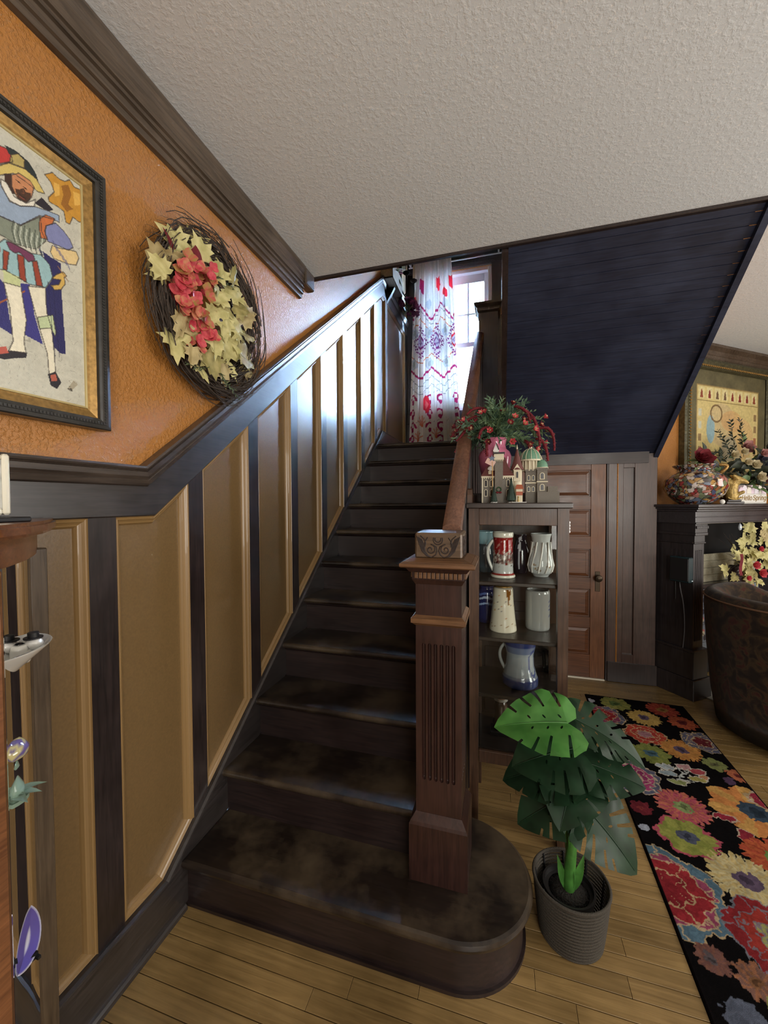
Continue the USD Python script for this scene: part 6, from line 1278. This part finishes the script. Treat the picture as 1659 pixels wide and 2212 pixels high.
# framed picture over the mantel
bp_ = thing('framed_picture', 'large ornate-framed antique-style figured print on the orange wall above the mantel', 'picture', (*fp(1.16, OFFW-.002), 1.62), MR)
def rectframe(steps, w, h):
    v, f = [], []
    for d, y in steps: v += [(-w+d, y, d), (w-d, y, d), (w-d, y, h-d), (-w+d, y, h-d)]
    for k in range(len(steps)-1):
        for i in range(4): j = (i+1) % 4; f += [(k*4+i, k*4+j, (k+1)*4+j), (k*4+i, (k+1)*4+j, (k+1)*4+i)]
    return np.array(v), np.array(f)
fw, fh = .665, 1.195; M_OLIVE = plain('olive_gilt_frame', (.075, .07, .035), .42, var=.4, bscale=45, metal=.3, bump=.3)
obj('frame', rectframe([(0, 0), (0, -.05), (.02, -.06), (.05, -.052), (.062, -.058), (.078, -.05), (.09, -.03)], fw, fh), M_OLIVE, bp_)
bead = []
for d_, n_ in ((.062, 46),):
    for k in range(n_):
        x = -fw+d_+(2*fw-2*d_)*k/(n_-1); bead += [ball((x, -.06, fh-d_), .011, 0, (1, .8, 1)), ball((x, -.06, d_), .011, 0, (1, .8, 1))]
    for k in range(40): z = d_+(fh-2*d_)*k/39; bead += [ball((-fw+d_, -.06, z), .011, 0, (1, .8, 1)), ball((fw-d_, -.06, z), .011, 0, (1, .8, 1))]
obj('beading', join(bead), MATS['dull_gold'], bp_, kind='stuff')
u, v = np.linspace(-fw+.085, fw-.085, 190), np.linspace(.085, fh-.085, 190); U, V = np.meshgrid(u, v, indexing='ij'); C = Print(U, V, (96, 90, 62)); C.mottle(.35, 9, 2)
W2, H0, H1 = fw-.21, .2, fh-.235; C.poly([(-W2-.012, H0-.012), (W2+.012, H0-.012), (W2+.012, H1+.012), (-W2-.012, H1+.012)], (150, 128, 80)); C.poly([(-W2, H0), (W2, H0), (W2, H1), (-W2, H1)], (204, 186, 124))
C.disc(-.1, .62, .22, (196, 176, 128), .2); C.disc(.2, .5, .2, (206, 176, 120)); C.disc(.02, .4, .12, (170, 160, 130)); C.disc(-.26, .57, .06, (140, 170, 176), .13); C.disc(.05, .66, .16, (196, 150, 96), .1, a=.6)
a = np.hypot((U.ravel()+.18)/.09, (V.ravel()-.72)/.085); C.put((a < 1) & (a > .8), (120, 96, 60))
rp = random.Random(6)
for k in range(8):
    x = -W2+.06+k*(2*W2-.12)/7; C.poly([(x-.04, H1-.115), (x+.04, H1-.115), (x+.04, H1-.012), (x-.04, H1-.012)], (216, 204, 150)); C.poly([(x-.022, H1-.11), (x+.022, H1-.11), (x+.012, H1-.05), (x, H1-.025), (x-.012, H1-.05)], rp.choice([(130, 50, 40), (110, 84, 60), (140, 70, 46)]))
for k in range(5):
    for sx in (-1, 1):
        z = H1-.2-k*.115; C.poly([(sx*(W2-.01), z), (sx*(W2-.075), z), (sx*(W2-.075), z-.085), (sx*(W2-.01), z-.085)], (210, 190, 130)); C.poly([(sx*(W2-.02), z-.01), (sx*(W2-.065), z-.01), (sx*(W2-.065), z-.075), (sx*(W2-.02), z-.075)], rp.choice([(150, 66, 50), (120, 90, 60), (190, 196, 180)]), .8)
C.line([(-W2, H1-.13), (W2, H1-.13)], .006, (110, 90, 50)); C.mottle(.2, 60, 4)
obj('print', (np.column_stack([U.ravel(), np.full(U.size, -.022), V.ravel()]), grid(190, 190)[:, ::-1]), P_FLAT, bp_, col=C.C)

# in the mantel's recess: pale board, wreath of leaves in a dark vase, added drop for a white glint
bo = thing('planked_board', 'white-washed plank board leaning inside the mantel recess behind the leafy arrangement', 'board', (*fp(.885, .25), .82), MR)
for k in range(4): obj('plank', box((-.40, -.012, .002+.061*k), (.40, .006, .0615+.061*k), .002), wood('whitewash_%d' % k, (.42, .4, .3), (.6, .56, .42), 0, .6, coat=0), bo)
ra = thing('leaf_arrangement', 'pale leaves, red ribbon and pink roses in a dark ribbed vase inside the mantel recess', 'flowers', (*fp(.70, .08), .82))
l3 = lambda s, o, z: np.array([*fp(s, o), z])-ra.loc; rs = random.Random(15)
obj('vase', lathe([(0, -.0), (.045, 0), (.055, .04), (.06, .12), (.05, .16), (.045, .15), (0, .1)], 24), plain('maroon_vase', (.03, .01, .018), .3, coat=.4, bump=.6, bscale=120), ra, smooth=True)
for k in range(58):
    s, z = rs.gauss(.80, .15), rs.gauss(1.06, .115); s, z = min(max(s, .52), 1.15), min(max(z, .86), 1.30)
    if s < .62 and z > 1.08: s += .2
    d = np.array([s-.75, 0, z-1.0])+np.array([rs.uniform(-.2, .2), rs.uniform(-.2, .2), rs.uniform(-.2, .2)]); d = np.array([fa[0]*d[0], fa[1]*d[0], d[2]])+1e-3
    obj('leaf', moved(maple_leaf(rs.uniform(.07, .12), .3, k), l3(s, rs.uniform(-.04, .14), z), frame_of(d, [.56+rs.uniform(-.4, .4), -.8, .4+rs.uniform(-.4, .4)])), L_WREATH[k % 2 and rs.choice((0, 0, 1, 2))], ra, smooth=True)
for s, z, r in ((.715, 1.0, .045), (.80, .93, .05), (.63, .90, .03), (.79, 1.13, .03)): obj('rose', moved(rosette(r, [(6, 1.1, 1.0), (5, .7, .85), (4, .35, .65)], int(s*100), 1.0), l3(s, -.03, z), frame_of([.2, .2, 1], [.5, -1, .3])), L_RED[0], ra, smooth=True)
w3 = np.array([l3(.55+.01*math.sin(k*1.4), -.03, 1.10-.035*k) for k in range(6)]); off = np.array([.016, .012, 0]); Vr = np.vstack([w3+off, w3-off]); obj('ribbon', (Vr, np.array([t for i in range(5) for t in ((i, i+1, 7+i), (i, 7+i, 6+i))])), M_CRIMSON, ra, smooth=True)
tg = []
for k in range(70): s, z = rs.uniform(.5, 1.0), rs.uniform(.88, 1.30); tg.append(tube(bezier(l3(.74, .06, 1.0), l3((.74+s)/2, .08, (1.0+z)/2+.03), l3(s, rs.uniform(0, .12), z), 7), np.linspace(.003, .001, 7), 4, False))
obj('twigs', join(tg), M_TWIG, ra, kind='stuff')
hb = thing('hanging_ornament', 'small pale drop added under the mantel frieze for a white glint', 'ornament', (*fp(.64, .03), 1.28)); obj('drop', moved(lathe([(0, 0), (.010, .008), (.014, .025), (.010, .048), (.004, .058), (0, .06)], 16), (0, 0, 0)), plain('glint_pale', (.6, .68, .74), .08, coat=.6), hb, smooth=True); obj('string', tube([(0, 0, .058), (0, 0, .073)], .001, 4), M_WHITEV, hb)  # drop and string are added, standing in for a white light glint
# box and cords on the mantel's left end
wb_ = thing('speaker_box', 'dark teal electronic box fixed to the left end of the mantel', 'speaker', (*fp(.018, .075), .90), MR)
obj('body', box((-.045, -.075, 0), (.0, .075, .195), .006), plain('dark_teal_plastic', (.012, .03, .036), .35), wb_); obj('front', box((-.05, -.068, .012), (-.044, .068, .185), .003), M_BLACK, wb_); obj('indicator', box((-.02, -.0775, .012), (-.006, -.074, .020)), plain('pale_mark', (.5, .6, .65), .3), wb_)  # the small pale bar stands in for glinting white text
for k, (pts, lab) in enumerate([([(.0, .10, .93), (-.03, .075, .85), (-.02, .055, .74), (-.015, .045, .55), (-.012, .06, .38), (-.012, .08, .2)], 'thin pale cord curving down the left end of the mantel'), ([(.0, .13, 1.1), (-.01, .125, .95), (-.012, .12, .8), (-.012, .12, .75)], 'short dark cord beside the electronic box on the mantel end')]):
    cd = thing('power_cord', lab, 'cord', (*fp(.018, 0), 0), MR); p = np.array(pts); t_ = np.linspace(0, len(p)-1, 40)
    q = np.column_stack([np.interp(t_, range(len(p)), p[:, i]) for i in range(3)]); ker = np.ones(7)/7
    q = np.column_stack([np.convolve(np.pad(q[:, i], 3, 'edge'), ker, 'valid') for i in range(3)]); obj('cable', tube(q, .004, 6), plain('cord_%d' % k, ((.12, .12, .13), (.03, .03, .03))[k], .4), cd, smooth=True)
